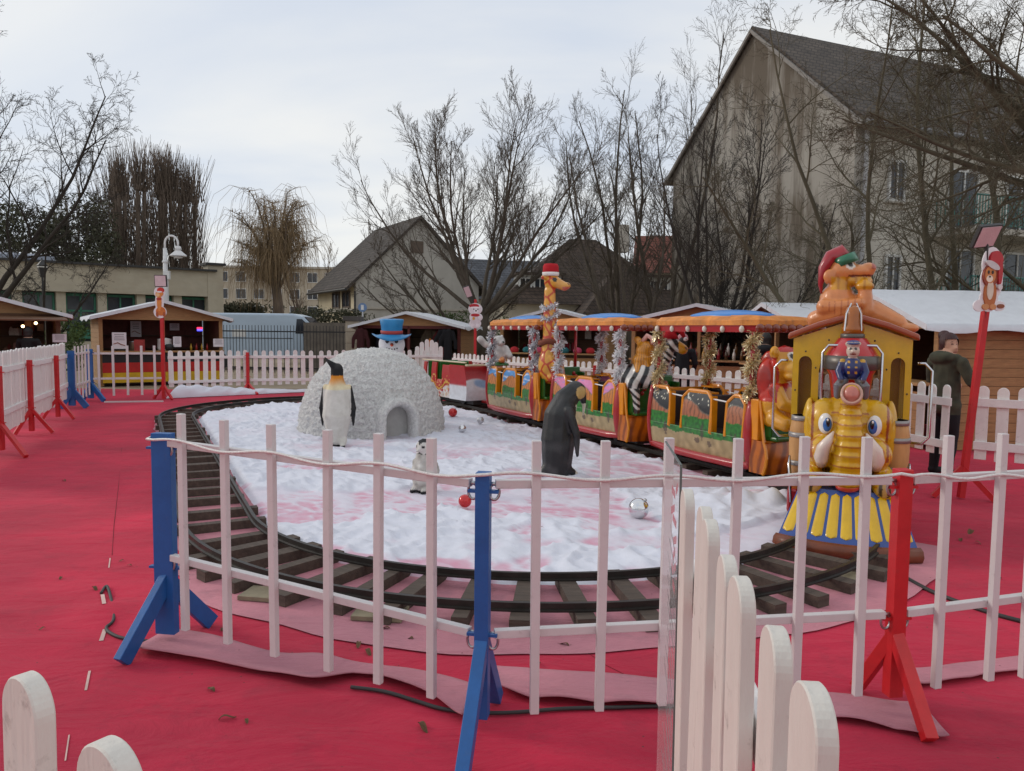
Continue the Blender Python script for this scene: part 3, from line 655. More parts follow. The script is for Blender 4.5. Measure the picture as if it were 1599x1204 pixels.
def theme(k):
    skyc = [hx('#4f9ae0'), hx('#e27fb4'), hx('#0a0e1a')][k]
    rock = [hx('#dd8a48'), hx('#d08038'), hx('#b06a48')][k]; dk = lerp(rock, (.05, .02, .01), .6)
    rs = random.Random(k+5); stars = [(rs.uniform(-.95, .8), rs.uniform(.84, .99)) for _ in range(46)]
    def col(x, z):
        n = nz3(x, z, k, 9); mt = .81+.075*math.sin(x*7.4+1.1+k)+.02*n
        gt = .69+.03*n
        if z < .48+.03*nz3(x, z, 3, 6): c = lerp(hx('#c9b184'), hx('#8f7d55'), .5+.5*nz3(x, z, 2, 12))
        elif z < gt: c = lerp(hx('#2f8f2c'), hx('#155016'), .5+.9*nz3(x, z, 1, 22))
        elif z < mt: c = lerp(rock, dk, sst(.35, .9, math.sin(x*95+4*n)))
        else:
            c = skyc
            if k < 2: c = lerp(c, hx('#f3ecf2') if k == 0 else hx('#9f8fd0'), sst(.1, .5, nz3(x*.6, z*3, 7, 8)))
            else:
                for a, b in stars:
                    if (x-a)**2+(z-b)**2 < 7e-5: c = hx('#f4f0d8')
                mx, mz = x+.18, z-.93
                if mx*mx+mz*mz < .0012 and (mx-.016)**2+(mz-.008)**2 > .0011: c = hx('#f6f3e6')
        if abs(z-mt) < .008: c = lerp(c, hx('#6a6a60'), .7)
        # small painted animals and plants on the sand
        for a, b, w_, h_ in ((-.62, .5, .05, .1), (.1, .52, .035, .14), (.0, .42, .07, .04), (.66, .5, .04, .12), (.22, .4, .05, .05)):
            if ((x-a)/w_)**2+((z-b)/h_)**2 < .55+.5*nz3(x, z, 4, 30): c = lerp(c, hx('#4a3a33'), .75)
        return c
    return col
def car(k, s, labels, front):
    p, h = stad(s); p2, h2 = stad(s+.6); hd = (h+h2).normalized()
    t = thing('train_car', labels, 'train car', (p.x, p.y, 0), math.atan2(hd.y, hd.x)); col = theme(k)
    MB().box((.08, 0, .2), (2.0, .5, .1)).build('chassis', m_dark, t, bevel=.01)
    for x in (-.62, .62):
        for y in (-.27, .27): MB().tube([(x, y-.025, .225), (x, y+.025, .225)], .09, 16).build('wheel', m_dark, t)
    for sg_ in (-1, 1):
        g = MB(); cl = lambda x, z: col(x*(-sg_), z)
        g.grid(lambda u, v: (-.95+1.74*u, sg_*by(.26+.29*v), .26+.29*v), 120 if sg_ < 0 else 30, 24 if sg_ < 0 else 6, col=lambda u, v: cl(-.95+1.74*u, .26+.29*v))
        for a, b in PAN:
            g.grid(lambda u, v: (a+(b-a)*u, sg_*by(.55+(ptop(a+(b-a)*u, a, b)-.55)*v), .55+(ptop(a+(b-a)*u, a, b)-.55)*v), max(8, int((b-a)*75)) if sg_ < 0 else 8, 36 if sg_ < 0 else 6, col=lambda u, v: cl(a+(b-a)*u, .55+(ptop(a+(b-a)*u, a, b)-.55)*v))
        o = g.build('painted_side', m_paint, t, smooth=True); q = o.modifiers.new('s', 'SOLIDIFY'); q.thickness = .02; q.offset = 0
        for a, b in PAN:     # raised orange frame round each panel, with a deep jamb
            xs_ = [a]+[a+(b-a)*i/16 for i in range(1, 16)]+[b]; path = [] if a < -.9 else [(a, .53)]
            path += [(x, ptop(x, a, b)) for x in xs_]+[(b, .53)]
            f = MB().tube([(x, sg_*(by(z)+.006), z) for x, z in path], .022, 8)
            if b < .7: f.box((b+.012, sg_*(by(.7)-.03), .74), (.03, .08, .44))
            f.box(((a+b)/2, sg_*(by(.95)-.06), .985), (b-a-.14, .14, .02))
            f.build('panel_frame', g_org, t, smooth=False)
        for a, b in ((-.55, -.3), (.24, .5)): MB().tube([(a-.02, sg_*.43, .93), (b+.02, sg_*.43, .915)], .009, 6).build('safety_bar', m_white, t)
        MB().tube([(-.97, sg_*by(z), z) for z in [.24+.095*i for i in range(9)]], .035, 8).build('end_moulding', g_red, t, smooth=True)
        MB().tube([(.86, sg_*(by(z)-.02), z) for z in [.24+.09*i for i in range(9)]], [.05, .06, .065, .068, .068, .065, .06, .055, .05], 10).build('end_moulding', g_red, t, smooth=True)
        g = MB().tube([(-1.0, sg_*.36, .34), (-.95, sg_*.4, .25), (-.6, sg_*.425, .235), (0, sg_*.43, .23), (.6, sg_*.425, .235), (.85, sg_*.4, .25), (.92, sg_*.36, .3)], [.03, .045, .05, .05, .05, .045, .03], 8).build('skirt', g_red, t, smooth=True)
    MB().box((-.08, 0, .3), (1.72, .72, .05)).build('floor', m_dark, t)
    MB().box((-.955, 0, .62), (.03, .74, .7)).build('rear_wall', g_org, t)
    for x in (-.72, 0): 
        MB().box((x, 0, .5), (.34, .68, .06)).box((x-.17, 0, .72), (.05, .68, .42)).build('bench', mat('bench_dark', (.05, .03, .03), .6), t, bevel=.015)
    # front end: painted timber box with the animal's nook
    g = MB(); o1, o2 = hx('#cf6f14'), hx('#7c3609')
    def fy(u): return -.45+.9*u
    def fx(u, v): return 1.17-.06*abs(2*u-1)**3+.05*math.sin(math.pi*v)
    tim = lambda u, v: lerp(o1, o2, .75*sst(.6, .98, abs(math.sin(u*22+.9*math.sin(v*4+u*3))))+.18*nz3(u*4, v*1.5, k, 3)+.1)
    g.grid(lambda u, v: (fx(u, v), fy(u), .2+.35*v), 60, 24, col=tim)
    for y, sgn in ((-.45, -1), (.45, 1)): g.grid(lambda u, v: (.9+(fx(0, v)-.9)*u, y, .2+.35*v), 14, 24, col=lambda u, v: tim(u*.3, v))
    g.grid(lambda u, v: (.9+.27*u, fy(v), .55), 4, 4, col=lambda u, v: o1)
    g.build('front_end', m_paint, t, smooth=False)
    MB().tube([(fx(0, v), -.452, .2+.35*v) for v in (0, .25, .5, .75, 1)]+[(1.03, -.445, .98)], .018, 6).build('front_trim', g_org, t)
    MB().box((.95, -.41, .77), (.12, .08, .44)).build('front_pillar', g_org, t, bevel=.01)
    MB().box((1.235, .02, .42), (.012, .17, .045)).build('slot', m_black, t)
    g = MB().box((.93, .04, .81), (.06, .78, .54)).box((1.07, .04, .575), (.24, .78, .05)).box((1.03, -.34, .79), (.16, .035, .42)).box((1.03, .42, .79), (.16, .035, .42)); g.build('nook', g_grn, t, bevel=.02)
    g = MB()
    for y, z in ((-.12, .95), (-.06, .9), (-.1, .84), (.34, .92), (.38, .86), (.3, .97)): g.sph((.965, y, z), (.02, .035, .035), 8, 6)
    g.build('flowers', g_red, t, smooth=True)
    # canopy
    for x in (-.86, .84):
        for y in (-.4, .4): MB().cyl((x, y, .95), (x, y, 1.72), .026, n=10).build('canopy_post', g_red, t, smooth=True)
    lo = [(.91, .45, 1.70), (.95, .49, 1.70), (.955, .495, 1.76), (.975, .515, 1.775), (.975, .515, 1.83), (.93, .47, 1.87), (.6, .3, 1.89)]
    g = MB(); nn = 32
    for hx_, hy_, z in lo:
        for j in range(nn):
            a = 2*math.pi*(j+.5)/nn; c, s_ = math.cos(a), math.sin(a); e = 6.0; r = (abs(c)**e+abs(s_)**e)**(-1/e); g.v.append((hx_*c*r, hy_*s_*r, z+.006*math.sin(a*7)*(z > 1.78)))
    for i in range(len(lo)-1):
        for j in range(nn): g.face([i*nn+j, i*nn+(j+1) % nn, (i+1)*nn+(j+1) % nn, (i+1)*nn+j], 2 if i == 0 else (0 if i < 3 else 1))
    g.face([j for j in range(nn)], 2); g.face([(len(lo)-1)*nn+j for j in range(nn)], 1)
    rf = g.build('canopy', [g_red, mat('canopy_orange', hx('#cf8238'), .6, .4, 6, .5, 22, dirt=.7), g_under], t)
    g = MB().lathe([(.0, 1.965), (.2, 1.96), (.45, 1.94), (.62, 1.91), (.7, 1.875)], 28); 
    g.v = [(x, y*.52, z) for x, y, z in g.v]; g.build('canopy_dome', mat('dome_blue', hx('#2f7cc8'), .4, .12, 5, .1, 20, coat=.2), rf, smooth=True)
    for i in range(6):
        for sy in (-1, 1): MB().sph((-.78+i*.31, sy*.5, 1.733), (.03, .03, .038), 10, 8).build('bulb', g_cream, rf, smooth=True)
    g = MB()
    for i in range(9): g.sph((.985, -.44+i*.11, 1.745), (.035, .06, .045), 8, 6)
    g.build('rosette_roll', gloss('rosette', '#7c3018'), rf, smooth=True)
    front(t); return t
EYW, EYD = hx('#efe9dc'), hx('#1d1512')
def giraffe(t):
    yl, rd = hx('#e8a63a'), hx('#c8401a')
    b = MB(); rot = Matrix.Rotation(.85, 4, 'Z'); org = Vector((1.06, -.22, 0))
    def T(x, y, z): return tuple(org+(rot@Vector((x, y, z))))
    bl = [('e', T(0, 0, 1.12), (.2, .2, .32)), ('c', [T(0, 0, 1.25), T(0, 0, 1.6), T(-.02, 0, 2.0), T(-.02, 0, 2.35)], [.17, .13, .105, .095]),
          ('e', T(0, 0, 2.5), (.12, .12, .14)), ('c', [T(.02, 0, 2.52), T(.13, 0, 2.46), T(.22, 0, 2.42)], [.11, .085, .075]), ('e', T(.25, 0, 2.43), (.08, .08, .06)),
          ('c', [T(-.05, .1, 2.53), T(-.1, .18, 2.56)], [.03, .035]), ('c', [T(-.05, -.1, 2.53), T(-.1, -.18, 2.56)], [.03, .035]),
          ('c', [T(.05, -.14, 1.25), T(.15, -.2, 1.1), T(.2, -.06, .98)], [.055, .05, .045]), ('c', [T(.05, .14, 1.25), T(.15, .2, 1.1), T(.2, .06, .98)], [.055, .05, .045]),
          ('c', [T(.05, -.12, .92), T(.22, -.2, .9), T(.24, -.24, .62)], [.09, .075, .06]), ('c', [T(.05, .12, .92), T(.22, .16, .9), T(.26, .16, .62)], [.09, .075, .06])]
    def col(c, n):
        cell = mnoise.voronoi(Vector((c.x*6, c.y*6, c.z*5.2)))[0]
        v = lerp(rd, yl, sst(.1, .2, cell[1]-cell[0]))
        l_ = rot.inverted()@(c-org)
        if c.z > 2.38 and l_.x > .1: v = lerp(v, hx('#e3a850'), .9)
        if l_.x > .2 and c.z < 2.41 and c.z > 2.2: v = hx('#d77a6a')
        if .85 < c.z < 1.3 and l_.x > .1 and abs(l_.y) < .09: v = hx('#e28a7a')
        if c.z < .68: v = hx('#3a2a22')
        for s in (-1, 1):
            if (l_-Vector((.08, s*.1, 2.53))).length < .04: v = EYD
            if (l_-Vector((.3, s*.045, 2.46))).length < .02: v = hx('#5a2a1a')
        return v
    gi = organic('giraffe', bl, .014, col, m_paint, t, 3)
    m_hat = mat('hat_red', hx('#b01522'), .9, .1, 20, .4, 60); m_fur = mat('hat_fur', (.78, .75, .74), .95, .1, 30, .8, 60)
    c = Vector(T(-.01, 0, 2.62)); MB().lathe([(.12, 0), (.135, .03), (.13, .13), (.11, .17), (.02, .18)], 16, c).build('cap', m_hat, gi, smooth=True)
    MB().lathe([(.12, -.03), (.14, -.02), (.14, .03), (.12, .04)], 16, c).sph(c+Vector((-.13, -.06, .03)), .03, 8, 6).build('cap_fur', m_fur, gi, smooth=True)
    MB().tube([T(.17*math.cos(a), .17*math.sin(a), 1.5+.02*math.sin(3*a)) for a in [i*.314 for i in range(21)]], .045, 8).build('scarf', mat('scarf_brown', hx('#7a4433'), .95, .2, 40, .5, 60), gi, smooth=True)
    return gi
def zebra(t):
    rot = Matrix.Rotation(.75, 4, 'Z'); org = Vector((1.06, -.1, 0)); T = lambda x, y, z: tuple(org+(rot@Vector((x, y, z))))
    bl = [('e', T(-.05, 0, 1.1), (.27, .2, .2)), ('e', T(-.2, 0, 1.05), (.18, .19, .2)), ('c', [T(.12, 0, 1.18), T(.26, 0, 1.38), T(.3, 0, 1.52)], [.13, .095, .085]), ('e', T(.33, 0, 1.55), (.11, .085, .09)),
          ('c', [T(.36, 0, 1.53), T(.48, 0, 1.46)], [.075, .07]), ('c', [T(-.15, -.17, .98), T(-.1, -.21, .82), T(-.08, -.22, .6)], [.1, .055, .045]), ('c', [T(-.15, .17, .98), T(-.1, .21, .82), T(-.08, .22, .6)], [.1, .055, .045]),
          ('c', [T(.1, -.14, 1.02), T(.22, -.17, .9), T(.26, -.18, .72)], [.07, .055, .045]), ('c', [T(.28, .06, 1.62), T(.25, .09, 1.7)], [.035, .02])]
    ri = rot.inverted()
    def col(c, n):
        l_ = ri@(c-org); w = math.sin((l_.x*52+2.6*math.sin(c.z*9+l_.x*3))+(c.z*50 if c.z < .92 or l_.x > .2 else 0)*1.0+1.2*math.sin(l_.y*7))
        v = lerp(hx('#111114'), hx('#e4e0da'), sst(-.25, .25, w))
        if l_.x > .43 and c.z > 1.3: v = hx('#dd9a18')
        if l_.x > .5 and abs(c.z-1.48) < .02 and abs(abs(l_.y)-.035) < .018: v = hx('#8a5010')
        if c.z < .64: v = hx('#3a2a26')
        return v
    z = organic('zebra', bl, .013, col, m_paint, t, 3)
    ma = organic('mane', [('e', T(-.02, 0, 1.42), (.13, .15, .15)), ('e', T(-.03, 0, 1.3), (.16, .19, .12)), ('c', [T(-.1, -.08, 1.28), T(-.08, -.16, 1.16)], [.08, .05]), ('c', [T(0, -.08, 1.3), T(.06, -.16, 1.14)], [.08, .04]), ('c', [T(-.06, 0, 1.5), T(-.14, 0, 1.58)], [.06, .05])], .013,
        lambda c, n: lerp(hx('#e0951e'), hx('#8a4a0a'), .8*sst(.2, .95, math.sin(60*math.atan2((ri@(c-org)).y, (ri@(c-org)).x+.02)*.5+c.z*3))), m_paint, z, 2)
    MB().tube([T(-.06, -.02, 1.56), T(0, -.03, 1.64), T(.07, -.03, 1.6), T(.08, -.03, 1.52)], .035, 10).build('arm', gloss('rider_pink', '#e0a89a'), z, smooth=True)
    c = Vector(T(.3, 0, 1.6)); m_hat = _M['hat_red']; MB().tube([c, c+Vector((0, 0, .08)), c+Vector((.03, .05, .15)), c+Vector((.1, .1, .12)), c+Vector((.16, .12, .02))], [.12, .11, .07, .045, .02], 14).build('cap', m_hat, z, smooth=True)
    MB().sph(c+Vector((.17, .13, 0)), .03, 8, 6).build('pompom', _M['hat_fur'], z, smooth=True)
def lion(t):
    rot = Matrix.Rotation(.3, 4, 'Z'); org = Vector((1.08, -.24, 0)); T = lambda x, y, z: tuple(org+(rot@Vector((x, y, z)))); ri = rot.inverted()
    bl = [('e', T(-.02, 0, .95), (.18, .2, .3)), ('e', T(-.07, 0, 1.2), (.15, .185, .32)), ('e', T(.06, 0, 1.4), (.15, .15, .16)), ('e', T(.17, 0, 1.33), (.13, .13, .09)), ('e', T(.17, 0, 1.25), (.11, .12, .06)), ('e', T(.22, 0, 1.4), (.06, .08, .04)),
          ('e', T(.02, .16, 1.49), (.04, .06, .06)), ('e', T(.02, -.16, 1.49), (.04, .06, .06)), ('c', [T(.06, -.17, 1.1), T(.17, -.2, .96), T(.24, -.12, .93)], [.08, .07, .075]), ('c', [T(.06, .17, 1.1), T(.17, .2, .96), T(.24, .12, .93)], [.08, .07, .075]), ('c', [T(.05, -.15, .8), T(.2, -.2, .76)], [.1, .08])]
    def col(c, n):
        l_ = ri@(c-org); yl = hx('#dc9a20')
        if l_.x > .05 and c.z > 1.17: v = lerp(yl, hx('#f0bd4a'), sst(.1, .25, l_.x)) if abs(l_.y) < .155 else hx('#c22415')
        elif c.z > .98 and l_.x < .12: v = lerp(hx('#c82a16'), hx('#7c0f0a'), .6*sst(.2, .9, math.sin(l_.y*70+c.z*6)))
        else: v = yl
        if abs(abs(l_.y)-.16) < .07 and c.z > 1.44 and l_.x > -.03: v = yl
        if c.z > 1.5 and abs(l_.y) < .12: v = hx('#b81c16')
        if l_.x > .2 and abs(c.z-1.285) < .009: v = hx('#6a2a10')
        if l_.x > .24 and c.z > 1.385: v = hx('#c88a60')
        for s in (-1, 1):
            d = (l_-Vector((.17, s*.07, 1.455))).length
            if d < .05: v = EYW if d > .026 else EYD
        return v
    organic('lion', bl, .013, col, m_paint, t, 2, disp=lambda c: .012*math.sin((ri@(c-org)).y*70) if (ri@(c-org)).x < .05 and c.z > 1.0 else 0)
c1 = car(0, LS-5.5, 'open train car painted with blue sky, with a giraffe on its front', giraffe)
c2 = car(1, LS-2.98, 'open train car painted with pink sky, behind the black penguin', zebra)
c3 = car(2, LS-.42, 'open train car painted with starry night sky, next to the locomotive', lion)
def garl(c, kind, x, y, label, z0=.95, z1=1.74, seed=1, turns=3, ph=0):
    o = tinsel(kind, spiral((x, y, z0), (x, y, z1), .035, turns, ph=ph), label, 1500, .085, seed); o.location = c.location; o.rotation_euler = c.rotation_euler
garl(c1, 'silver', .84, -.4, 'silver tinsel wound round the front post of the giraffe car', seed=1)
garl(c1, 'silver', -.86, -.4, 'grey tinsel wound round the rear post of the giraffe car', seed=2, ph=2)
garl(c2, 'white', -.86, -.4, 'white tinsel wound round the rear near post of the pink car', seed=3)
garl(c2, 'white', .84, -.4, 'white tinsel wound round the front near post of the pink car', seed=4, ph=1)
garl(c2, 'white', -.86, .4, 'white tinsel on the rear far post of the pink car', seed=5, ph=2)
garl(c2, 'white', .84, .4, 'white tinsel on the front far post of the pink car', seed=6, ph=3)
garl(c3, 'gold', -.86, -.4, 'gold tinsel wound round the rear near post of the starry car', seed=7)
garl(c3, 'gold', .84, -.4, 'gold tinsel wound round the front near post of the starry car', seed=8, ph=2)
garl(c3, 'gold', -.86, .4, 'gold tinsel on the rear far post of the starry car', seed=9, ph=1)
o = tinsel('silver', [(1.06+.135*math.cos(a)-.01, -.22+.135*math.sin(a), 1.78+.045*a*.6+.03*math.sin(a*2)) for a in [i*.3 for i in range(44)]], 'silver tinsel wound round the giraffe neck', 1100, .06, 11); o.location = c1.location; o.rotation_euler = c1.rotation_euler
# sleigh car at the tail
p, h = stad(STOT-.75); p2, h2 = stad(.1); hd = (h+h2).normalized()
sl = thing('train_car', 'red and white sleigh-shaped train car at the tail of the train', 'train car', (p.x, p.y, 0), math.atan2(hd.y, hd.x))
MB().box((0, 0, .2), (1.9, .5, .1)).build('chassis', m_dark, sl)
for x in (-.6, .6):
    for y in (-.27, .27): MB().tube([(x, y-.025, .225), (x, y+.025, .225)], .09, 14).build('wheel', m_dark, sl)
def slc(x, z):
    n = nz3(x, z, 3, 14); v = hx('#b3161c')
    if z < .45+.06*math.sin(x*9): v = lerp(hx('#e6e0dc'), hx('#c02a20'), sst(.1, .4, n))
    if abs(z-(.5+.08*math.sin(x*9))) < .018: v = hx('#d9b04a')
    if abs(n) < .05 and z < .75: v = hx('#e0bd66')
    return v
for sy in (-1, 1):
    g = MB()
    def st(x):
        for a, b in ((-.78, -.52), (-.3, -.04)):
            if a < x < b: return .62
        return 1.0-.06*math.sin((x+.9)*6)
    for a, b in ((-.9, -.78), (-.78, -.52), (-.52, -.3), (-.3, -.04), (-.04, .8)):
        tt = st((a+b)/2); g.grid(lambda u, v: (a+(b-a)*u, sy*(.4+.05*math.sin(2.6*v)), .24+(tt-.24)*v), max(6, int((b-a)*40)), 30, col=lambda u, v: slc(a+(b-a)*u, .24+(tt-.24)*v))
    o = g.build('painted_side', m_paint, sl); q = o.modifiers.new('s', 'SOLIDIFY'); q.thickness = .03
for x in (-.8, -.32): MB().box((x, 0, .74), (.08, .74, .52)).build('seat_back', g_grn, sl, bevel=.02)
g = MB()
def slf(u, v):
    z = .24+.72*v; return (.8+.2*math.sin(1.2+v*1.7)+.06*v, -.45+.9*u, z)
g.grid(slf, 40, 40, col=lambda u, v: lerp(hx('#b01a24'), lerp(hx('#dfe3ea'), hx('#8fb0d6'), sst(.1, .4, nz3(u*3, v*3, 1, 1))), sst(.03, -.03, v-.5-.12*math.sin(u*4+.6))))
for y in (-.45, .45): g.grid(lambda u, v: (.3+(slf(0, v)[0]-.3)*u, y, .24+.72*v), 12, 30, col=lambda u, v: lerp(hx('#b01a24'), hx('#dfe3ea'), sst(.03, -.03, v-.42)))
g.build('sleigh_front', m_paint, sl, smooth=True)
MB().beam((1.03, -.47, .97), (1.03, .47, .97), .1, .035).box((0, -.43, 1.02), (1.9, .05, .03)).build('cream_lip', gloss('lip_cream', '#cdbf9e'), sl, bevel=.01)
sb = organic('bear', [('e', (1.05, .28, 1.16), (.17, .18, .27)), ('e', (1.08, .28, 1.46), (.13, .13, .12)), ('c', [(1.05, .15, 1.34), (1.02, -.02, 1.4), (1.0, -.12, 1.5)], [.08, .07, .075]), ('c', [(1.12, .42, 1.3), (1.25, .44, 1.15)], [.08, .07]), ('e', (1.2, .28, 1.43), (.07, .07, .055)), ('e', (1.05, .19, 1.56), (.03, .035, .035)), ('e', (1.05, .37, 1.56), (.03, .035, .035))], .015,
    lambda c, n: hx('#1e1a1a') if (c-Vector((1.27, .28, 1.45))).length < .03 else lerp(hx('#d8d3cf'), hx('#b3aeac'), .5+nz3(*c, 12)), m_paint, sl, 3)
MB().lathe([(.26, .96), (.24, 1.0), (.16, 1.04), (.05, 1.05)], 16, (1.02, .28, 0)).build('grass_mound', g_grn, sl, smooth=True)
MB().tube([(1.2, .3, 1.04), (1.24, .26, 1.09), (1.26, .2, 1.06)], [.05, .06, .04], 8).build('fish', gloss('fish_orange', '#d88a4a'), sl, smooth=True)
for a, b, i in ((stad(STOT-.75+1.0)[0], c1.location.xy, 0), (c1.location.xy+Vector((.5, -1.05)), c2.location.xy+Vector((-.4, .9)), 1), (c2.location.xy+Vector((.5, -1.05)), c3.location.xy+Vector((-.4, .9)), 2)):
    a, b = Vector((*a, .22)), Vector((*b, .22)); d = (b-a).normalized()
    tag(MB().beam(a, a+d*.55 if i == 0 else b, .09, .05).build('coupling', g_red, bevel=.01), 'red coupling bar '+['behind the giraffe car', 'between the giraffe car and the pink car', 'between the pink car and the starry car'][i], 'coupling')
# ------------------------------------------------------------------ locomotive
p, h = stad(LS+RT*R_(40)); _, h2 = stad(LS+RT*R_(49))
lo = thing('locomotive', 'yellow elephant-faced park train locomotive with blue and yellow cowcatcher', 'locomotive', (p.x, p.y, 0), math.atan2(h2.y, h2.x))
lo.scale.y = .89
AX = lambda x: (lambda u, v, w: (x+w, u, v))
def yz(x): return AX(x)
MB().box((.1, 0, .25), (1.5, .7, .12)).build('chassis', m_dark, lo)
for x in (-.2, .5):
    for y in (-.27, .27): MB().tube([(x, y-.03, .235), (x, y+.03, .235)], .1, 16).build('wheel', m_dark, lo)
cabm = [(-.52, .32), (.52, .32), (.52, 1.65), (0, 1.81), (-.52, 1.65)]
plate_obj('cab_front', cabm, [arch(-.28, .28, .72, 1.58, 10, .2), arch(-.465, -.345, .82, 1.5), arch(.345, .465, .82, 1.5)], .05, AX(.3), g_yel, lo)
plate_obj('cab_back', cabm, [arch(-.3, .3, .85, 1.55, 10, .2)], .04, AX(-.42), g_yel, lo)
for s in (-1, 1):
    plate_obj('cab_side', [(-.4, .32), (.27, .32), (.27, 1.61), (-.4, 1.61)], [arch(-.3, .17, .75, 1.5, 8, .12)], .04, lambda u, v, w: (u, s*.5+w, v), g_yel, lo)
    MB().tube([(.4, s*.56, 1.46), (.4, s*.62, 1.46), (.4, s*.68, 1.4), (.4, s*.68, .86), (.4, s*.62, .8), (.34, s*.52, .8)], .012, 8).build('handrail', g_chrome, lo, smooth=True)
    MB().tube([(.62, s*.02, 1.6), (.62, s*.2, 1.6), (.62, s*.25, 1.54), (.62, s*.25, 1.08), (.62, s*.2, 1.02), (.62, s*.12, 1.02)], .012, 8).build('handrail', g_chrome, lo, smooth=True)
    # barrel
    b = MB().lathe([(.095, .5), (.115, .62), (.12, .75), (.115, .88), (.095, 1.0)], 16, (.5, s*.4, 0)).build('barrel', mat('barrel_wood', hx('#b98852'), .6, .25, 8, .3, 30, stretch=(1, 1, .2)), lo, smooth=True)
    for z, r in ((.98, .104), (.84, .123), (.6, .12)): MB().lathe([(r-.01, z-.02), (r+.004, z-.02), (r+.002, z+.02), (r-.01, z+.02)], 16, (.5, s*.4, 0)).build('hoop', mat('hoop_grey', (.3, .28, .27), .4, .2, metal=.5), b, smooth=True)
    y0, y1 = 0, s*.6; rf = MB()
    rf.prism([(s*-.012, 1.822), (s*.3, 1.74), (s*.57, 1.64), (s*.57, 1.695), (s*.3, 1.795), (s*-.012, 1.88)], -.5, .4, 'yz').build('roof', g_brn, lo, bevel=.02)
    MB().tube([(.78, s*.47, .3), (.78, s*.5, .62), (.7, s*.5, .67), (.62, s*.5, .62), (.6, s*.48, .35)], .011, 8).build('step_rail', g_chrome, lo, smooth=True)
    MB().box((.55, s*.46, .3), (.34, .1, .2)).build('step_box', g_red, lo, bevel=.02)
g = MB()
bolt = gloss('bolt', '#4a3a20')
for y, z in [(-.31, .75), (.31, .75), (-.31, 1.1), (.31, 1.1), (-.31, 1.4), (.31, 1.4), (-.49, 1.2), (.49, 1.2), (-.49, .9), (.49, .9), (-.405, 1.54), (.405, 1.54), (-.2, 1.64), (.2, 1.64), (-.15, .66), (.15, .66)]: g.sph((.327, y, z), (.006, .009, .009), 6, 4)
g.build('bolts', bolt, lo)
m_brg = glass('cab_glass', hx('#6b4515'), .08, .45); MB().box((.28, 0, 1.15), (.006, .58, .88)).build('windscreen', m_brg, lo)
for s in (-1, 1): MB().box((.278, s*.405, 1.16), (.006, .14, .7)).build('side_light', m_brg, lo)
MB().box((-.05, 0, .62), (.5, .9, .06)).box((-.25, 0, .85), (.06, .8, .4)).build('cab_seat', mat('seat_brown', hx('#5a3413'), .6), lo, bevel=.02)
ch_ = MB().lathe([(.12, .95), (.15, 1.1), (.19, 1.36), (.22, 1.41), (.235, 1.46), (.235, 1.5), (.2, 1.56), (.12, 1.66)], 24, (.52, 0, 0)).build('chimney', gloss('chimney_red', '#b81a22'), lo, smooth=True)
MB().lathe([(.22, 1.4), (.246, 1.41), (.246, 1.51), (.22, 1.52)], 24, (.52, 0, 0)).build('chimney_band', mat('band_grey', hx('#5f5a54'), .35, .15, metal=.4), ch_, smooth=True)
MB().lathe([(.09, 1.65), (.105, 1.655), (.105, 1.69), (.09, 1.7)], 20, (.52, 0, 0)).build('chimney_rim', _M['band_grey'], ch_, smooth=True)
MB().lathe([(.096, 1.695), (.098, 1.74), (.082, 1.78), (.078, 1.86), (.06, 1.91), (.02, 1.93)], 16, (.52, 0, 0)).build('lamp_dome', gloss('amber', '#a05a10', .2), ch_, smooth=True)
g = MB()
for a in range(4): g.tube([(.52+.1*math.cos(a*1.571+.78), .1*math.sin(a*1.571+.78), 1.72), (.52+.085*math.cos(a*1.571+.78), .085*math.sin(a*1.571+.78), 1.86), (.52+.03*math.cos(a*1.571+.78), .03*math.sin(a*1.571+.78), 1.945)], .007, 6)
g.build('lamp_cage', g_chrome, ch_)
# elephant
YE, YD = hx('#dba806'), hx('#a5560a')
bl = [('e', (.5, 0, .8), (.3, .34, .32)), ('e', (.62, 0, .93), (.24, .36, .27)), ('e', (.66, .2, 1.0), (.17, .16, .17)), ('e', (.66, -.2, 1.0), (.17, .16, .17)), ('e', (.78, .21, .74), (.15, .15, .13)), ('e', (.78, -.21, .74), (.15, .15, .13)),
      ('e', (.52, .34, .86), (.12, .075, .3)), ('e', (.52, -.34, .86), (.12, .075, .3)),
      ('c', [(.88, 0, .6), (.92, 0, .72), (.93, 0, .88), (.9, 0, 1.02), (.88, 0, 1.13), (.93, 0, 1.22)], [.15, .14, .118, .098, .086, .092]),
      ('c', [(.7, .28, .55), (.88, .3, .5)], [.11, .1]), ('c', [(.7, -.28, .55), (.88, -.3, .5)], [.11, .1])]
def ecol(c, n):
    v = YE; y = abs(c.y)
    if y < .15 and c.x > .8 and c.z < 1.2: v = lerp(YE, YD, sst(.8, .98, math.sin(c.z*78)))
    r = Vector((c.y-math.copysign(.16, c.y), c.z-.72)).length
    if c.x > .78 and y > .14 and .13 < r < .24: v = lerp(v, hx('#b8480c'), .85*sst(.75, .95, math.sin(r*150)))
    if abs(y-.31) < .012 and c.x > .55 and c.z > .7: v = hx('#9a4a08')
    if (c-Vector((1.03, 0, 1.225))).length < .085: v = hx('#c9786a')
    if c.x > .95 and y > .22 and c.z < .56: v = hx('#caa05a') if math.sin(c.y*90) > -.3 else hx('#4a3a20')
    if c.x > .62 and y > .2 and c.z < .62 and c.x < .8 and nz3(*c, 18) > .15: v = hx('#5a4a2c')
    return v
el = organic('elephant', bl, .012, ecol, m_paint, lo, 3, disp=lambda c: .006*math.sin(c.z*78) if abs(c.y) < .15 and c.x > .8 and c.z < 1.2 else 0)
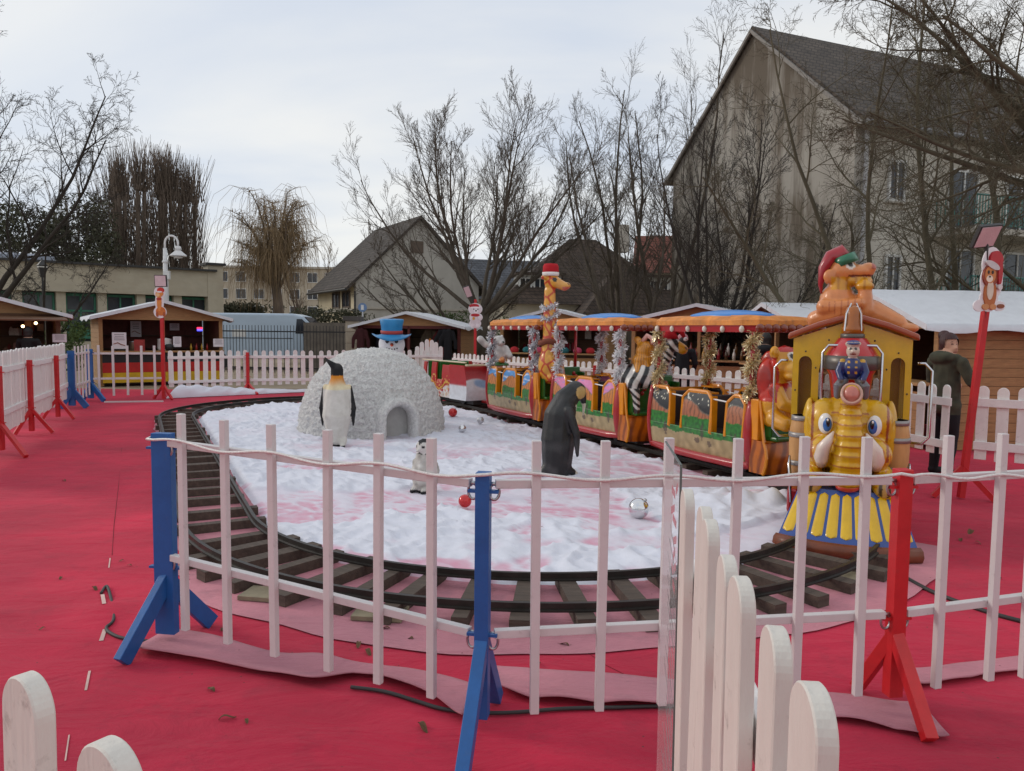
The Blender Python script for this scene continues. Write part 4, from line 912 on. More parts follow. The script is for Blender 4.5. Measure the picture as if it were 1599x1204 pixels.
MB().lathe([(.075, -.03), (.092, -.02), (.09, .01), (.076, .014), (.058, -.025), (.02, -.04)], 20, (.99, 0, 1.235), rot=RY(R_(62))).build('trunk_rim', gloss('rim_pink', '#c79a86'), el, smooth=True)
for s in (-1, 1):
    MB().tube([(.9, s*.22, .66), (.95, s*.225, .72), (.98, s*.21, .8), (.99, s*.165, .87), (.97, s*.13, .93)], [.045, .062, .055, .035, .008], 12).build('tusk', gloss('tusk', '#e2cfc0'), el, smooth=True)
    e = MB().sph((.825, s*.2, .975), (.036, .064, .084), 18, 12, RZ(s*.3)).build('eye', gloss('eye_white', '#e8e6e0', .15), el, smooth=True)
    MB().sph((.85, s*.187, .97), (.022, .043, .058), 16, 10, RZ(s*.3)).build('iris', gloss('iris_blue', '#2c64a8', .12), e, smooth=True)
    MB().sph((.866, s*.18, .985), (.012, .02, .04), 12, 8, RZ(s*.3)).build('pupil', gloss('pupil', '#101014', .1), e, smooth=True)
    MB().sph((.876, s*.182, 1.01), (.006, .009, .011), 8, 6).build('glint', gloss('glint', '#f4f4f4', .1), e, smooth=True)
MB().sph((.93, 0, .49), (.06, .1, .04), 12, 8).build('tongue', gloss('tongue', '#c2402c'), el, smooth=True)
# little driver on the trunk
def dcol(c, n):
    if c.z > 1.605: return hx('#1e2a72')
    if c.z > 1.43:
        if c.x > .875 and abs(c.z-1.475) < .008 and abs(c.y) < .035: return hx('#7a3024')
        for s in (-1, 1):
            if (c-Vector((.9, s*.032, 1.535))).length < .02: return hx('#2a2622')
        return hx('#d3bfae') if c.x > .83 else hx('#8a8680')
    if c.x > .86 and abs(abs(c.y)-.04) < .013 and math.sin(c.z*105) > .35 and c.z > 1.26: return hx('#d3a020')
    if abs(c.z-1.41) < .02 and .08 < abs(c.y) < .14: return hx('#c99a28')
    if c.z < 1.2: return hx('#6d6a70')
    return hx('#1b2a66')
dv = organic('driver_figure', [('e', (.82, 0, 1.32), (.08, .11, .13)), ('e', (.83, 0, 1.51), (.07, .075, .085)), ('e', (.82, 0, 1.585), (.085, .09, .045)), ('c', [(.82, .11, 1.38), (.84, .15, 1.28), (.9, .12, 1.2)], [.045, .042, .035]), ('c', [(.82, -.11, 1.38), (.84, -.15, 1.28), (.9, -.12, 1.2)], [.045, .042, .035]), ('c', [(.8, .09, 1.18), (.86, .15, 1.12), (.84, .15, 1.02)], [.06, .055, .045]), ('c', [(.8, -.09, 1.18), (.86, -.15, 1.12), (.84, -.15, 1.02)], [.06, .055, .045]), ('e', (.905, 0, 1.505), (.016, .016, .014))], .009, dcol, m_paint, lo, 2)
dv.scale = (.72, .74, .72); dv.location = (.24, 0, .475)
MB().sph((.885, 0, 1.592), (.045, .075, .012), 14, 6, RY(.25)).build('cap_peak', gloss('peak', '#18205a'), dv, smooth=True)
# cowcatcher
cc = lambda y, v: (.78+.3*v+.16*(1-(y/.6)**2), y, .46-.35*v)
g = MB(); g.grid(lambda u, v: cc((2*u-1)*(.4+.15*v), v), 30, 8); g.grid(lambda u, v: (.5+(cc((2*u-1)*.4, 0)[0]-.5)*v, (2*u-1)*.4, .462), 20, 3)
cw = g.build('cowcatcher', g_nav, lo, smooth=True)
for i in range(9):
    f = (i-4)/4.5; g = MB()
    def sf(u, v):
        w = .041*min(1, math.sqrt(max(0, 1-abs(2*v-1)**22)))*(.85+.3*v); q = .07+.85*v; y = f*(.4+.15*q)+(2*u-1)*w; c = cc(y, q); k = .007*(1-abs(2*u-1)**6)
        return (c[0]+k, c[1], c[2]+k*.8)
    g.grid(sf, 6, 24); g.build('slat', g_yel, cw, smooth=True)
g = MB(); pts = [(cc(y, 1)[0]+.035, y, .062) for y in [-.57+.114*i for i in range(11)]]
g.tube(pts, .06, 8); g.build('bumper_board', gloss('bumper', '#6f3519', .5, .1, .3), lo, smooth=True)
# reclining lion on the cab roof
TL = (0, 0, -.04); o_ = hx('#dc8c50')
bl = [('e', (0, -.14, 1.99), (.15, .17, .16)), ('c', [(0, -.14, 2.02), (0, -.12, 2.18)], [.13, .1]), ('e', (0, -.1, 2.25), (.12, .14, .12)), ('e', (.01, .05, 2.24), (.095, .14, .065)), ('e', (.01, .13, 2.27), (.075, .075, .05)), ('e', (0, .02, 2.16), (.095, .16, .05)), ('e', (.09, -.22, 2.2), (.03, .06, .065)), ('e', (-.09, -.22, 2.2), (.03, .06, .065)),
      ('c', [(.08, .12, 1.9), (.09, .11, 2.02), (.08, .1, 2.12)], [.075, .068, .06]), ('e', (.09, .1, 2.11), (.07, .09, .045)), ('c', [(.1, -.26, 1.93), (.15, -.1, 1.93), (.15, .06, 1.96)], [.075, .06, .05]), ('c', [(0, -.05, 1.93), (0, .2, 1.88), (.02, .42, 1.79)], [.14, .11, .075]), ('e', (.03, .5, 1.75), (.07, .1, .045)), ('c', [(.1, -.1, 1.9), (0, -.34, 1.82)], [.1, .08])]
def lcol(c, n):
    v = o_
    if c.z < 2.19 and c.z > 2.08 and c.y > -.2: v = lerp(hx('#d99a20'), hx('#8a4a10'), .5*sst(.3, .9, math.sin(c.y*80)))
    if c.y > .16 and c.z > 2.26: v = hx('#b3543f')
    if abs(c.z-2.2) < .01 and c.y > -.05: v = hx('#6f3018')
    for s in (-1, 1):
        d = (c-Vector((s*.1, -.03, 2.305))).length
        if d < .05: v = EYW if d > .03 else hx('#2a1c14')
    if c.x > .17 and math.sin(c.y*110) > .85 and c.z < 2.0: v = hx('#b8683a')
    return v
rl_ = organic('reclining_lion', bl, .012, lcol, m_paint, lo, 2)
MB().tube([(0, -.07, 2.3), (0, -.1, 2.38)], [.125, .11], 16).build('cap_band', gloss('cap_green', '#1c6a4a'), rl_, smooth=True)
MB().tube([(0, -.1, 2.35), (0, -.13, 2.41), (.03, -.22, 2.37), (.05, -.28, 2.27), (.05, -.3, 2.13), (.05, -.29, 2.05)], [.085, .075, .065, .05, .025, .008], 12).build('cap', gloss('cap_crimson', '#a3202c'), rl_, smooth=True)
# ------------------------------------------------------------------ igloo
IG = Vector((-2.3, 12.4, 0)); idir = math.atan2(-.86, .5)
ig = thing('igloo', 'white ruffled-cloth igloo with an arched doorway on the snow', 'igloo', IG, idir)
m_ruf = mat('ruffled_cloth', (.8, .79, .77), .95, .22, 26, 1, 55, bdist=.05)
g = MB(); nu_, nv_ = 420, 130; RI_, HI = 1.17, 1.36
def igp(u, v):
    a = 2*math.pi*u; e = v*math.pi/2; r = RI_*math.cos(e)**.88; z = HI*math.sin(e)**.95
    n = Vector((math.cos(a)*math.cos(e), math.sin(a)*math.cos(e), math.sin(e)))
    q = Vector((r*math.cos(a), r*math.sin(a), z)); row = abs(math.sin(z*26+.6*nz3(q.x, q.y, q.z, 3)))
    d = .014*row+.026*nz3(*q, 15)+.024*nz3(*q, 33)+.015*nz3(*q, 4)
    return q+n*d
ok = lambda p: not (p.x > .5 and abs(p.y) < .21 and p.z < .52-(0 if abs(p.y) < .1 else (abs(p.y)-.1)*1.2))
for i in range(nu_+1):
    for j in range(nv_+1): g.v.append(tuple(igp((i % nu_)/nu_, j/nv_)))
for i in range(nu_):
    for j in range(nv_):
        q = [i*(nv_+1)+j, (i+1)*(nv_+1)+j, (i+1)*(nv_+1)+j+1, i*(nv_+1)+j+1]
        if all(ok(Vector(g.v[k])) for k in q): g.face(q)
g.build('dome', m_ruf, ig, smooth=True)
g = MB(); nA = 60
def arc(u, r, w=.2):       # doorway line: legs and half circle
    s = u*(2*.32+math.pi)-.32
    if s < 0: return (-1*r, .32+s if s > -.32 else 0)
    if s > math.pi: return (r, .32-(s-math.pi))
    return (-r*math.cos(s), .32+r*math.sin(s))
def af(u, v):
    a = 2*math.pi*v; rr = .27+.075*math.cos(a); y, z = arc(u, rr); x = 1.1+.17*math.sin(a); k = 1+.06*nz3(x*3, y*9, z*9, 1.7)
    n = .02*nz3(x, y, z, 22)+.012*nz3(x, y, z, 40)
    return (x+n, y*k, max(0, z+n))
g.grid(af, nA, 28); g.build('door_arch', m_ruf, ig, smooth=True)
g = MB().prism([(arc(i/30, .27)[0], max(0, arc(i/30, .27)[1])) for i in range(31)], .9, .93, 'yz'); g.build('door_panel', mat('door_grey', (.5, .49, .47), .9, .12, 6, .4, 30), ig)
# ------------------------------------------------------------------ penguins, snowman, balls
BK, WH = hx('#17181b'), hx('#d9d6cf')
def pg1(c, n):
    if c.z > 1.02: v = BK if not (c.x > .13 and c.z < 1.14) else hx('#5a3a2a')
    elif c.z > .82 and c.x > -.05: v = lerp(hx('#e8dcb8'), hx('#d98a22'), sst(.84, .98, c.z+.03*nz3(*c, 9)))
    else: v = WH
    if c.x < -.055-.04*math.sin(c.z*3) and c.z < 1.03: v = BK
    if abs(c.y) > .195 and c.z > .2 and c.x < .07: v = BK
    if c.z < .045: v = BK
    return lerp(v, (.3, .28, .25), .12*max(0, nz3(*c, 11)))
p = W(527, 700); bl = [('c', [(0, 0, .13), (.02, 0, .45), (0, 0, .78), (-.01, 0, .97)], [.13, .205, .165, .09]), ('c', [(-.01, 0, .95), (0, 0, 1.1)], [.09, .088]), ('c', [(.02, .02, 1.13), (.07, .11, 1.22), (.08, .15, 1.27)], [.06, .026, .01]),
   ('c', [(-.02, .16, .84), (-.03, .225, .55), (-.05, .215, .3)], [.05, .038, .015]), ('c', [(-.02, -.16, .84), (-.03, -.225, .55), (-.05, -.215, .3)], [.05, .038, .015]), ('c', [(.05, .08, .1), (.18, .11, .03)], [.07, .03]), ('c', [(.05, -.08, .1), (.18, -.11, .03)], [.07, .03]), ('c', [(-.1, 0, .12), (-.2, 0, .03)], [.07, .03])]
_hp = lambda y: y
o = organic('penguin', [(k[0], [(a, -b, c) for a, b, c in k[1]], k[2]) for k in bl], .013, pg1, m_matte, None, 4, (p.x, p.y, sz(p.x, p.y)-.01), R_(-88)); tag(o, 'tall emperor penguin figure with orange neck in front of the igloo', 'penguin')
def pg2(c, n):
    v = hx('#131416')
    if c.x > .14+.02*math.sin(c.z*4) and c.z < .82: v = hx('#cfc9bb')
    d = Vector((c.x-.22, c.z-.95)).length
    if d < .075 and abs(c.y) > .05: v = hx('#c9a868')
    if .84 > c.z > .72 and c.x > .2 and abs(c.y) > .03 and c.x < .27: v = hx('#d8cfae')
    return lerp(v, (.12, .12, .12), .5*max(0, nz3(*c, 7)))
p = W(873, 748); bl = [('c', [(-.03, 0, .1), (-.02, 0, .42), (.0, 0, .7), (.08, 0, .88), (.19, 0, .98)], [.17, .2, .185, .14, .105]), ('e', (.22, 0, .96), (.1, .095, .11)), ('c', [(.28, 0, .92), (.31, 0, .8), (.3, 0, .68)], [.055, .025, .012]), ('c', [(.02, .16, .76), (.08, .25, .5), (.1, .24, .26)], [.06, .045, .02]), ('c', [(.02, -.16, .76), (.08, -.25, .5), (.1, -.24, .26)], [.06, .045, .02]), ('c', [(.04, .08, .08), (.16, .1, .03)], [.07, .03]), ('c', [(.04, -.08, .08), (.16, -.1, .03)], [.07, .03]), ('c', [(-.1, 0, .14), (-.22, 0, .04)], [.1, .04])]
o = organic('penguin', bl, .013, pg2, paintmat('painted_satin', .45, .1, .5, 70), None, 4, (p.x, p.y, sz(p.x, p.y)-.01), R_(24)); tag(o, 'black penguin figure seen from behind with bowed head, before the pink car', 'penguin')
def pg3(c, n):
    v = lerp(hx('#a5a19b'), hx('#cfccc6'), .5+nz3(*c, 20))
    if c.z > .4:
        v = hx('#26262a')
        if c.x > .01 and (abs(c.y)-.045)**2/.0024+(c.z-.46)**2/.0036 < 1: v = hx('#d9d6d2')
        if c.x > .06 and abs(abs(c.y)-.045) < .012 and abs(c.z-.475) < .012: v = BK
    if c.z < .035: v = BK
    return v
p = W(664, 773); o = organic('penguin_chick', [('c', [(0, 0, .1), (0, 0, .22), (0, 0, .36)], [.13, .15, .1]), ('e', (.01, 0, .46), (.09, .09, .09)), ('c', [(.08, 0, .45), (.13, 0, .43)], [.022, .01]), ('c', [(0, .12, .3), (.01, .165, .14)], [.04, .02]), ('c', [(0, -.12, .3), (.01, -.165, .14)], [.04, .02]), ('c', [(.05, .06, .05), (.12, .07, .02)], [.05, .025]), ('c', [(.05, -.06, .05), (.12, -.07, .02)], [.05, .025])], .011, pg3, m_matte, None, 2, (p.x, p.y, sz(p.x, p.y)), R_(-125), disp=lambda c: .006*nz3(*c, 45)); tag(o, 'small grey penguin chick behind the near bar fence', 'penguin')
S = Vector((-2.28, 14.3, 0)); sn = thing('snowman', 'snowman with a blue top hat peeking over the igloo', 'snowman', (S.x, S.y, sz(S.x, S.y)-.02), R_(-81))
m_sm = mat('snowman_white', (.78, .78, .8), .7, .05, 5, .3, 20)
organic('body', [('e', (0, 0, .42), (.42, .42, .42)), ('e', (0, 0, .95), (.31, .31, .3)), ('e', (0, 0, 1.36), (.25, .25, .25))], .03, None, m_sm, sn, 4)
ht = MB().lathe([(.36, 1.5), (.37, 1.515), (.3, 1.525), (.2, 1.55), (.19, 1.58), (.2, 1.7), (.225, 1.82), (.215, 1.835), (.05, 1.83)], 28).build('top_hat', gloss('hat_blue', '#1d7fb8', .45, .1), sn, smooth=True)
ht.rotation_euler = (0, .06, 0)
for v in ht.data.vertices:
    if v.co.z < 1.52: v.co.z += .05*math.cos(2*math.atan2(v.co.y, v.co.x)+math.pi)
MB().lathe([(.2, 1.56), (.205, 1.565), (.21, 1.62), (.2, 1.625)], 28).build('hat_band', gloss('hatband', '#a83a36', .6, 0), ht, smooth=True)
for y in (-.085, .085): MB().sph((.225, y, 1.42), (.03, .035, .04), 12, 8).build('eye', gloss('coal', '#1a1416', .3), sn, smooth=True)
MB().tube([(.23, 0, 1.36), (.36, 0, 1.33)], [.035, .008], 10).build('nose', gloss('carrot', '#d0481c', .5, 0), sn, smooth=True)
g = MB()
for i in range(5): a = -.5+i*.25; g.sph((.23, .16*math.sin(a*1.3), 1.29-.02*math.cos(a*3)), .015, 6, 5)
g.build('mouth', _M['coal'], sn)
def ball(px, py, r, m, label):
    p = W(px, py); o = MB().sph((0, 0, r*.9), r, 24, 16).build('bauble', m, smooth=True, loc=(p.x, p.y, max(sz(p.x, p.y), sz(p.x, p.y-.08), sz(p.x, p.y-.15))+.004)); tag(o, label, 'bauble')
    MB().cyl((r*.5, -.2*r, r*1.68), (r*.62, -.25*r, r*1.86), r*.16, n=8).build('cap', m_steel, o, smooth=True)
m_br = mat('bauble_red', (.55, .01, .012), .12, .06, metal=.25, coat=.6); m_bs = mat('bauble_silver', (.72, .72, .73), .1, .05, metal=1)
m_bm = mat('bauble_matt_silver', (.55, .55, .57), .45, .06, 9, metal=.7)
ball(707, 655, .085, m_br, 'glossy red bauble on the snow right of the igloo'); ball(750, 668, .062, m_bm, 'small dull silver bauble on the snow near the giraffe car'); ball(722, 680, .062, m_bs, 'small shiny silver bauble right of the igloo door')
ball(726, 800, .062, m_br, 'glossy red bauble left of the centre blue post'); ball(997, 815, .092, m_bs, 'large mirror-silver bauble on the snow near the locomotive')
# ------------------------------------------------------------------ people
def person(loc, rz, H, coat, legs, hair, label, turn=0, hood=False, arms='down', hat=None, bun=False, shoes='#15151a', skin='#c79a83'):
    k = H/1.7; S_ = lambda *p: tuple(q*k for q in p); rt = RZ(turn)
    hc = Vector((.03, 0, 1.575)); T = lambda x, y, z: tuple(k*q for q in (hc+rt@Vector((x, y, z))))
    el_ = [(.02, .27, 1.14), (.16, .24, .98)] if arms == 'down' else [(.06, .28, 1.16), (.28, .12, 1.12)]
    bl = [('c', [S_(0, 0, .92), S_(0, 0, 1.15), S_(0, 0, 1.36)], [.165*k, .155*k, .15*k]), ('e', S_(0, 0, 1.38), S_(.12, .21, .09)), ('e', S_(0, 0, .86), S_(.165, .19, .14)), ('c', [S_(0, 0, 1.4), S_(.02, 0, 1.52)], [.075*k, .06*k]),
          ('e', T(0, 0, .02), S_(.095, .075, .115)), ('e', T(.045, 0, -.04), S_(.06, .055, .065)), ('c', [T(.09, 0, .005), T(.108, 0, -.02)], [.014*k, .018*k]), ('e', T(-.005, .075, 0), S_(.025, .015, .035)), ('e', T(-.005, -.075, 0), S_(.025, .015, .035))]
    for s in (-1, 1):
        bl += [('c', [S_(0, s*.2, 1.38), S_(el_[0][0], s*el_[0][1], el_[0][2]), S_(el_[1][0], s*el_[1][1], el_[1][2])], [.075*k, .062*k, .045*k]), ('e', S_(el_[1][0]+.05, s*(el_[1][1]-.02), el_[1][2]-.04), S_(.05, .03, .045)),
               ('c', [S_(0, s*.09, .85), S_(.02, s*.1, .48), S_(-.02, s*.1, .1)], [.105*k, .075*k, .055*k]), ('c', [S_(-.04, s*.1, .05), S_(.14, s*.12, .035)], [.05*k, .035*k])]
    if hood: bl += [('e', S_(-.09, 0, 1.44), S_(.12, .16, .09)), ('c', [S_(.1, .1, 1.36), S_(-.02, .14, 1.43)], [.06*k, .06*k]), ('c', [S_(.1, -.1, 1.36), S_(-.02, -.14, 1.43)], [.06*k, .06*k])]
    ch1, lh, sk, sh = hx(coat), hx(legs), hx(skin), hx(shoes); ri = rt.inverted(); hw = Vector(S_(el_[1][0], 0, el_[1][2]))
    def col(c, n):
        q = c/k; l_ = ri@(q-hc)
        if q.z > 1.47 and l_.length < .17:
            v = sk
            if l_.x > .03 and abs(l_.z+.065) < .008 and abs(l_.y) < .03: v = hx('#8a4a40')
            for s in (-1, 1):
                if l_.x > .05 and abs(l_.y-s*.033) < .013 and abs(l_.z-.025) < .008: v = hx('#2a1d18')
                if l_.x > .05 and abs(l_.y-s*.034) < .018 and abs(l_.z-.05) < .006: v = lerp(sk, hx('#3a251c'), .6)
            return v
        if q.z < .06: return sh
        if q.z < .76 and abs(q.y) < .235: return lh
        if (q-Vector((el_[1][0]+.05, math.copysign(el_[1][1]-.02, q.y), el_[1][2]-.04))).length < .06: return sk
        return lerp(ch1, lerp(ch1, (0, 0, 0), .5), .5+.8*nz3(*q, 14))
    t = thing('person', label, 'person', loc, rz)
    o = organic('body', bl, .014*k, col, m_cloth, t, 3, disp=lambda c: .006*nz3(*c, 9) if c.z < 1.4*k else 0)
    if hair:
        hb = [('e', T(-.022, 0, .05), S_(.118, .102, .122)), ('e', T(-.045, 0, -.02), S_(.085, .098, .11))]
        if bun: hb.append(('e', T(-.1, 0, .13), S_(.07, .07, .065)))
        hrt = organic('hair', hb, .012*k, None, mat('hair_'+hair, hx(hair), .6, .4, 30, .6, 90, stretch=(1, 1, .3)), t, 2)
        me = hrt.data; bm = bmesh.new(); bm.from_mesh(me)
        bmesh.ops.delete(bm, geom=[v for v in bm.verts if (lambda l_: l_.x > .03 and l_.z < .085)(ri@(v.co/k-hc))], context='VERTS'); bm.to_mesh(me); bm.free()
    if hat:
        hm = mat('hat_'+hat, hx(hat), .95, .15, 30, .6, 70)
        MB().lathe([(.105*k, 1.6*k), (.115*k, 1.61*k), (.115*k, 1.65*k), (.1*k, 1.7*k), (.06*k, 1.74*k), (.01, 1.75*k)], 16, (.02*k, 0, .02)).build('hat', hm, t, smooth=True)
        MB().sph((.02*k, 0, 1.79*k), .05*k, 10, 8).build('pompom', hm, t, smooth=True)
    return t
p = W(1470, 741); person((p.x, p.y, 0), R_(20), 1.68, '#4a4a3a', '#15161b', '#3a1c1c', 'woman in a green hooded fleece coat beside the right stall', R_(-98), True, 'front', None, True)
# ------------------------------------------------------------------ market stalls
def goods(loc, mb, name, m, label, cat, group=None, rz=0, smooth=False):
    o = mb.build(name, m, smooth=smooth, loc=loc, rz=rz); tag(o, label, cat, group); return o
m_shelf = mat('shelf_dark', (.07, .035, .02), .7, .3, 6, .3, 30)
def stall(loc, ang, label, w=3.2, d=2.2, eave=1.95, ridge=2.36, counter=.95, cols=None, wood=m_wood, flap=0, over=.28, planks='lr', backm=None, postc=None, name='market_stall'):
    """local: front on the line y=0 facing -y, width along x, depth +y"""
    t = thing(name, label, 'stall', loc, ang); h = w/2; fm = postc or wood
    pkb = MB().box((0, 0, 0), (.022, d, .128)).mesh('plank', wood)
    for s in (-1, 1):
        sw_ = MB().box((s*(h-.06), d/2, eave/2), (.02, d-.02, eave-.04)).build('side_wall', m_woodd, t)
        if ('l' if s < 0 else 'r') in planks:
            n = int(eave/.134)
            for i in range(n):
                o = link('plank', pkb, sw_); o.location = (s*(h-.03)+random.uniform(-.002, .002), d/2, .08+i*.134)
        MB().box((s*(h-.05), .04, eave/2), (.1, .09, eave)).build('corner_post', fm, t, bevel=.006)
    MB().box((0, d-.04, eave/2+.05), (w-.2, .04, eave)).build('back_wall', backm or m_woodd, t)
    MB().box((0, .04, eave/2), (.08, .08, eave)).build('front_post', fm, t, bevel=.006)
    MB().box((0, .03, eave-.03), (w-.2, .06, .1)).build('lintel', fm, t)
    gb = MB().prism([(-h, eave+.02), (h, eave+.02), (0, ridge-.02)], .0, .03, 'xz').build('gable', wood, t)
    MB().prism([(-h, eave+.02), (h, eave+.02), (0, ridge-.02)], d-.03, d, 'xz').build('gable', wood, t)
    sl_ = math.atan2(ridge-eave, h); ov = .22
    for s in (-1, 1):
        e = (s*(h+ov), eave-ov*math.tan(sl_)); pr_ = [(0, ridge), e, (e[0], e[1]+.045), (0, ridge+.045)]
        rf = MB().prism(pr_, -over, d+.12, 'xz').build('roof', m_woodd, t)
        # white cloth, sagging over the edges
        g = MB()
        def cf(u, v):
            x = u*(h+ov+.03); z = ridge+.06-x*math.tan(sl_); y = -over-.05+v*(d+over+.2)
            z += .008*nz3(x*2, y*2, s, 1.5)
            if u > .999: z -= .1+.03*math.sin(y*5+s)
            return (s*x, y, z)
        us = [0, .2, .4, .6, .8, .96, .99, 1.0]
        nvv = 24; b = len(g.v)
        for u in us:
            for j in range(nvv+1): g.v.append(cf(u if u < 1 else 1.0, j/nvv))
        for i in range(len(us)-1):
            for j in range(nvv): o_ = i*(nvv+1)+j; g.face([o_, o_+nvv+1, o_+nvv+2, o_+1])
        cb_ = len(g.v)    # front hem
        for u in us[:-1]: p_ = cf(u, 0); g.v += [p_, (p_[0], p_[1]+.004, p_[2]-.09+.015*nz3(p_[0]*3, s, 0))]
        for i in range(len(us)-2): q = cb_+2*i; g.face([q, q+1, q+3, q+2])
        g.build('roof_cloth', m_tarp, rf, smooth=True)
    if counter:
        MB().box((0, -.02, counter+.02), (w-.05, .5, .045)).build('counter_top', fm, t, bevel=.006)
        if cols:
            z = counter; hh = (counter-.1)/len(cols)
            for i, c in enumerate(cols): MB().box((0, -.12+.002*i, z-hh/2), (w-.12, .03, hh-.004)).build('counter_board', mat('board_'+c, hx(c), .6, .2, 5, .2, 20), t); z -= hh
        else:
            for i in range(6): MB().box((0, -.12, .08+.14*i), (w-.12, .025, .134)).build('counter_board', wood, t)
    for z in (1.0, 1.4): MB().box((0, d-.25, z), (w-.3, .3, .03)).build('shelf', m_shelf, t)
    if flap:
        rot = RX(flap); MB().box(Vector((0, -.02, eave-.04))+rot@Vector((0, -.42, 0)), (w+.1, .84, .035), rot).build('raised_shutter', m_woodd, t)
    return t
def TW(t, x, y, z):     # a point in a stall's own frame
    q = RZ(t.rotation_euler.z)@Vector((x, y, z)); return q+t.location
# E: red-yellow stall, left
E_ = stall((-10.1, 21.9, 0), .6, 'wooden stall with black, red and yellow counter, left of the van', 3.3, 2.3, 1.95, 2.38, .95, ['#15151a', '#b01812', '#c9a010'], planks='l', backm=mat('stall_back_red', (.16, .05, .04), .8, .3, 6))
m_paper = mat('paper', (.72, .68, .72), .7, .05)
def notice(t, x, y, z, w, h, label, mark=None, rz=0):
    n = thing('notice', label, 'notice', TW(t, x, y, z), t.rotation_euler.z+rz)
    MB().box((0, 0, 0), (w, .008, h)).build('sheet', m_paper, n)
    g = MB()
    for i in range(4 if mark else 6): g.box((0, -.0055, h*.38-i*h*.11), (w*random.uniform(.5, .8), .002, h*.035))
    g.build('print', mat('print_grey', (.2, .18, .2), .8), n)
    if mark: MB().tube([(-w*.4, -.008, -h*.2), (-w*.1, -.012, -h*.12), (w*.1, -.012, -h*.22), (w*.4, -.008, -h*.3)], .012, 6).build('picture', mat('print_brown', (.3, .1, .05), .7), n)
notice(E_, -1.15, -.05, 1.28, .36, .46, 'white notice with a sausage picture on the left stall', True); notice(E_, .35, -.1, 1.25, .22, .3, 'small pinkish notice behind the giraffe pole'); notice(E_, 1.5, -.1, 1.22, .3, .24, 'red-headed notice board at the right corner of the counter', None)
notice(E_, -.45, 1.9, 1.6, .3, .48, 'cream poster on the back wall of the left stall', True); notice(E_, .65, 1.9, 1.68, .28, .22, 'small white card on the back wall of the left stall')
goods(TW(E_, -.75, .1, 1.0), MB().lathe([(.13, 0), (.13, .24), (.135, .25), (.02, .28)], 16), 'cooking_pot', m_steel, 'steel pot on the counter of the left stall', 'pot', smooth=True)
goods(TW(E_, -.65, -.12, .99), MB().box((0, 0, .16), (.26, .1, .32)), 'red_box', mat('box_red', hx('#a03a38'), .6, .3, 30), 'red speckled box on the left stall counter', 'box')
goods(TW(E_, .05, .12, 1.0), MB().lathe([(.19, 0), (.2, .05), (.19, .3), (.2, .32), (.05, .36)], 20), 'soup_kettle', mat('kettle_white', (.7, .68, .66), .35, .08), 'large white soup kettle on the left stall counter', 'kettle', smooth=True)
goods(TW(E_, .12, -.14, .98), MB().lathe([(.05, 0), (.11, .06), (.13, .16), (.08, .2)], 14), 'black_bowl', m_black, 'black bowl in front of the white kettle', 'bowl', smooth=True)
o = goods(TW(E_, 1.1, .5, 1.62), MB().box((0, 0, .03), (.15, .03, .055)), 'light_sign', mat('led_red', (1, .03, .08), .5, 0, emit=2.5), 'small red and blue lit sign hanging in the left stall', 'lit sign'); MB().box((0, 0, -.03), (.15, .03, .055)).build('blue_row', mat('led_blue', (.08, .08, 1), .5, 0, emit=2.5), o)
for i, x in enumerate((.75, .9, 1.05, 1.2)): goods(TW(E_, x, .02, .99), MB().lathe([(.03, 0), (.03, .12), (.012, .16), (.012, .2)], 10), 'sauce_bottle', mat('sauce%d' % (i % 2), hx('#8a1a14' if i % 2 else '#b08a20'), .4), ['red', 'yellow'][1-i % 2]+' sauce bottle on the left stall counter', 'bottle', 'sauce bottles on the left stall', smooth=True)
# F: stall at the far left with brown flap and lit bulbs
F_ = stall((-12.75, 17.3, 0), .66, 'wooden stall with raised brown shutter and lit bulbs at the left edge', 4.2, 2.3, 1.95, 2.5, .95, None, m_wood, .12, planks='r', postc=m_woodd)
notice(F_, 2.06, -.1, 1.38, .3, .2, 'white card on the post of the far left stall')
for i, (x, z) in enumerate(((1.35, 1.66), (.35, 1.74), (1.62, 1.74))):
    goods(TW(F_, x, .35, z), MB().sph((0, 0, 0), .035, 10, 8), 'light_bulb', mat('bulb_lit', (1, .62, .3), .5, 0, emit=9), ['bright round bulb hanging in the far left stall', 'small lit bulb under the shutter at the far left', 'dim bulb at the right end of the far left stall'][i], 'light bulb', smooth=True)
rnd = random.Random(3); cl = ['#7a2a22', '#b88a3a', '#d0b89a', '#8a1f2a', '#4a3424', '#c9c2b8', '#6a4a2a', '#a04a3a']
cn = {'#7a2a22': 'brick red', '#b88a3a': 'ochre', '#d0b89a': 'cream', '#8a1f2a': 'crimson', '#4a3424': 'dark brown', '#c9c2b8': 'off-white', '#6a4a2a': 'brown', '#a04a3a': 'rust red'}
def stock(t, n, xs_, ys_, zs_, size, label, cat, grp, name, seed=1):
    r_ = random.Random(seed)
    for i in range(n):
        c = r_.choice(cl); m = mat('stock_'+c, hx(c), .7, .25, 20); w_, h_ = r_.uniform(*size), r_.uniform(*size)*1.3; z = r_.choice(zs_)
        k = r_.random()
        mb = MB().box((0, 0, h_/2), (w_, w_*.7, h_)) if k < .4 else (MB().lathe([(w_*.35, 0), (w_*.42, h_*.3), (w_*.3, h_*.8), (w_*.12, h_)], 10) if k < .75 else MB().sph((0, 0, h_*.4), (w_*.45, w_*.45, h_*.4), 10, 8))
        o = goods(TW(t, r_.uniform(*xs_), r_.uniform(*ys_), z), mb, ['gift_box', 'jar', 'round_ornament'][(k >= .4)+(k >= .75)], m, cn[c]+' '+['box', 'jar', 'round ornament'][(k >= .4)+(k >= .75)]+' '+label.split(' ', 2)[2] if label.startswith('small') else cn[c]+' '+label, ['box', 'jar', 'ornament'][(k >= .4)+(k >= .75)], grp, r_.uniform(-.5, .5))
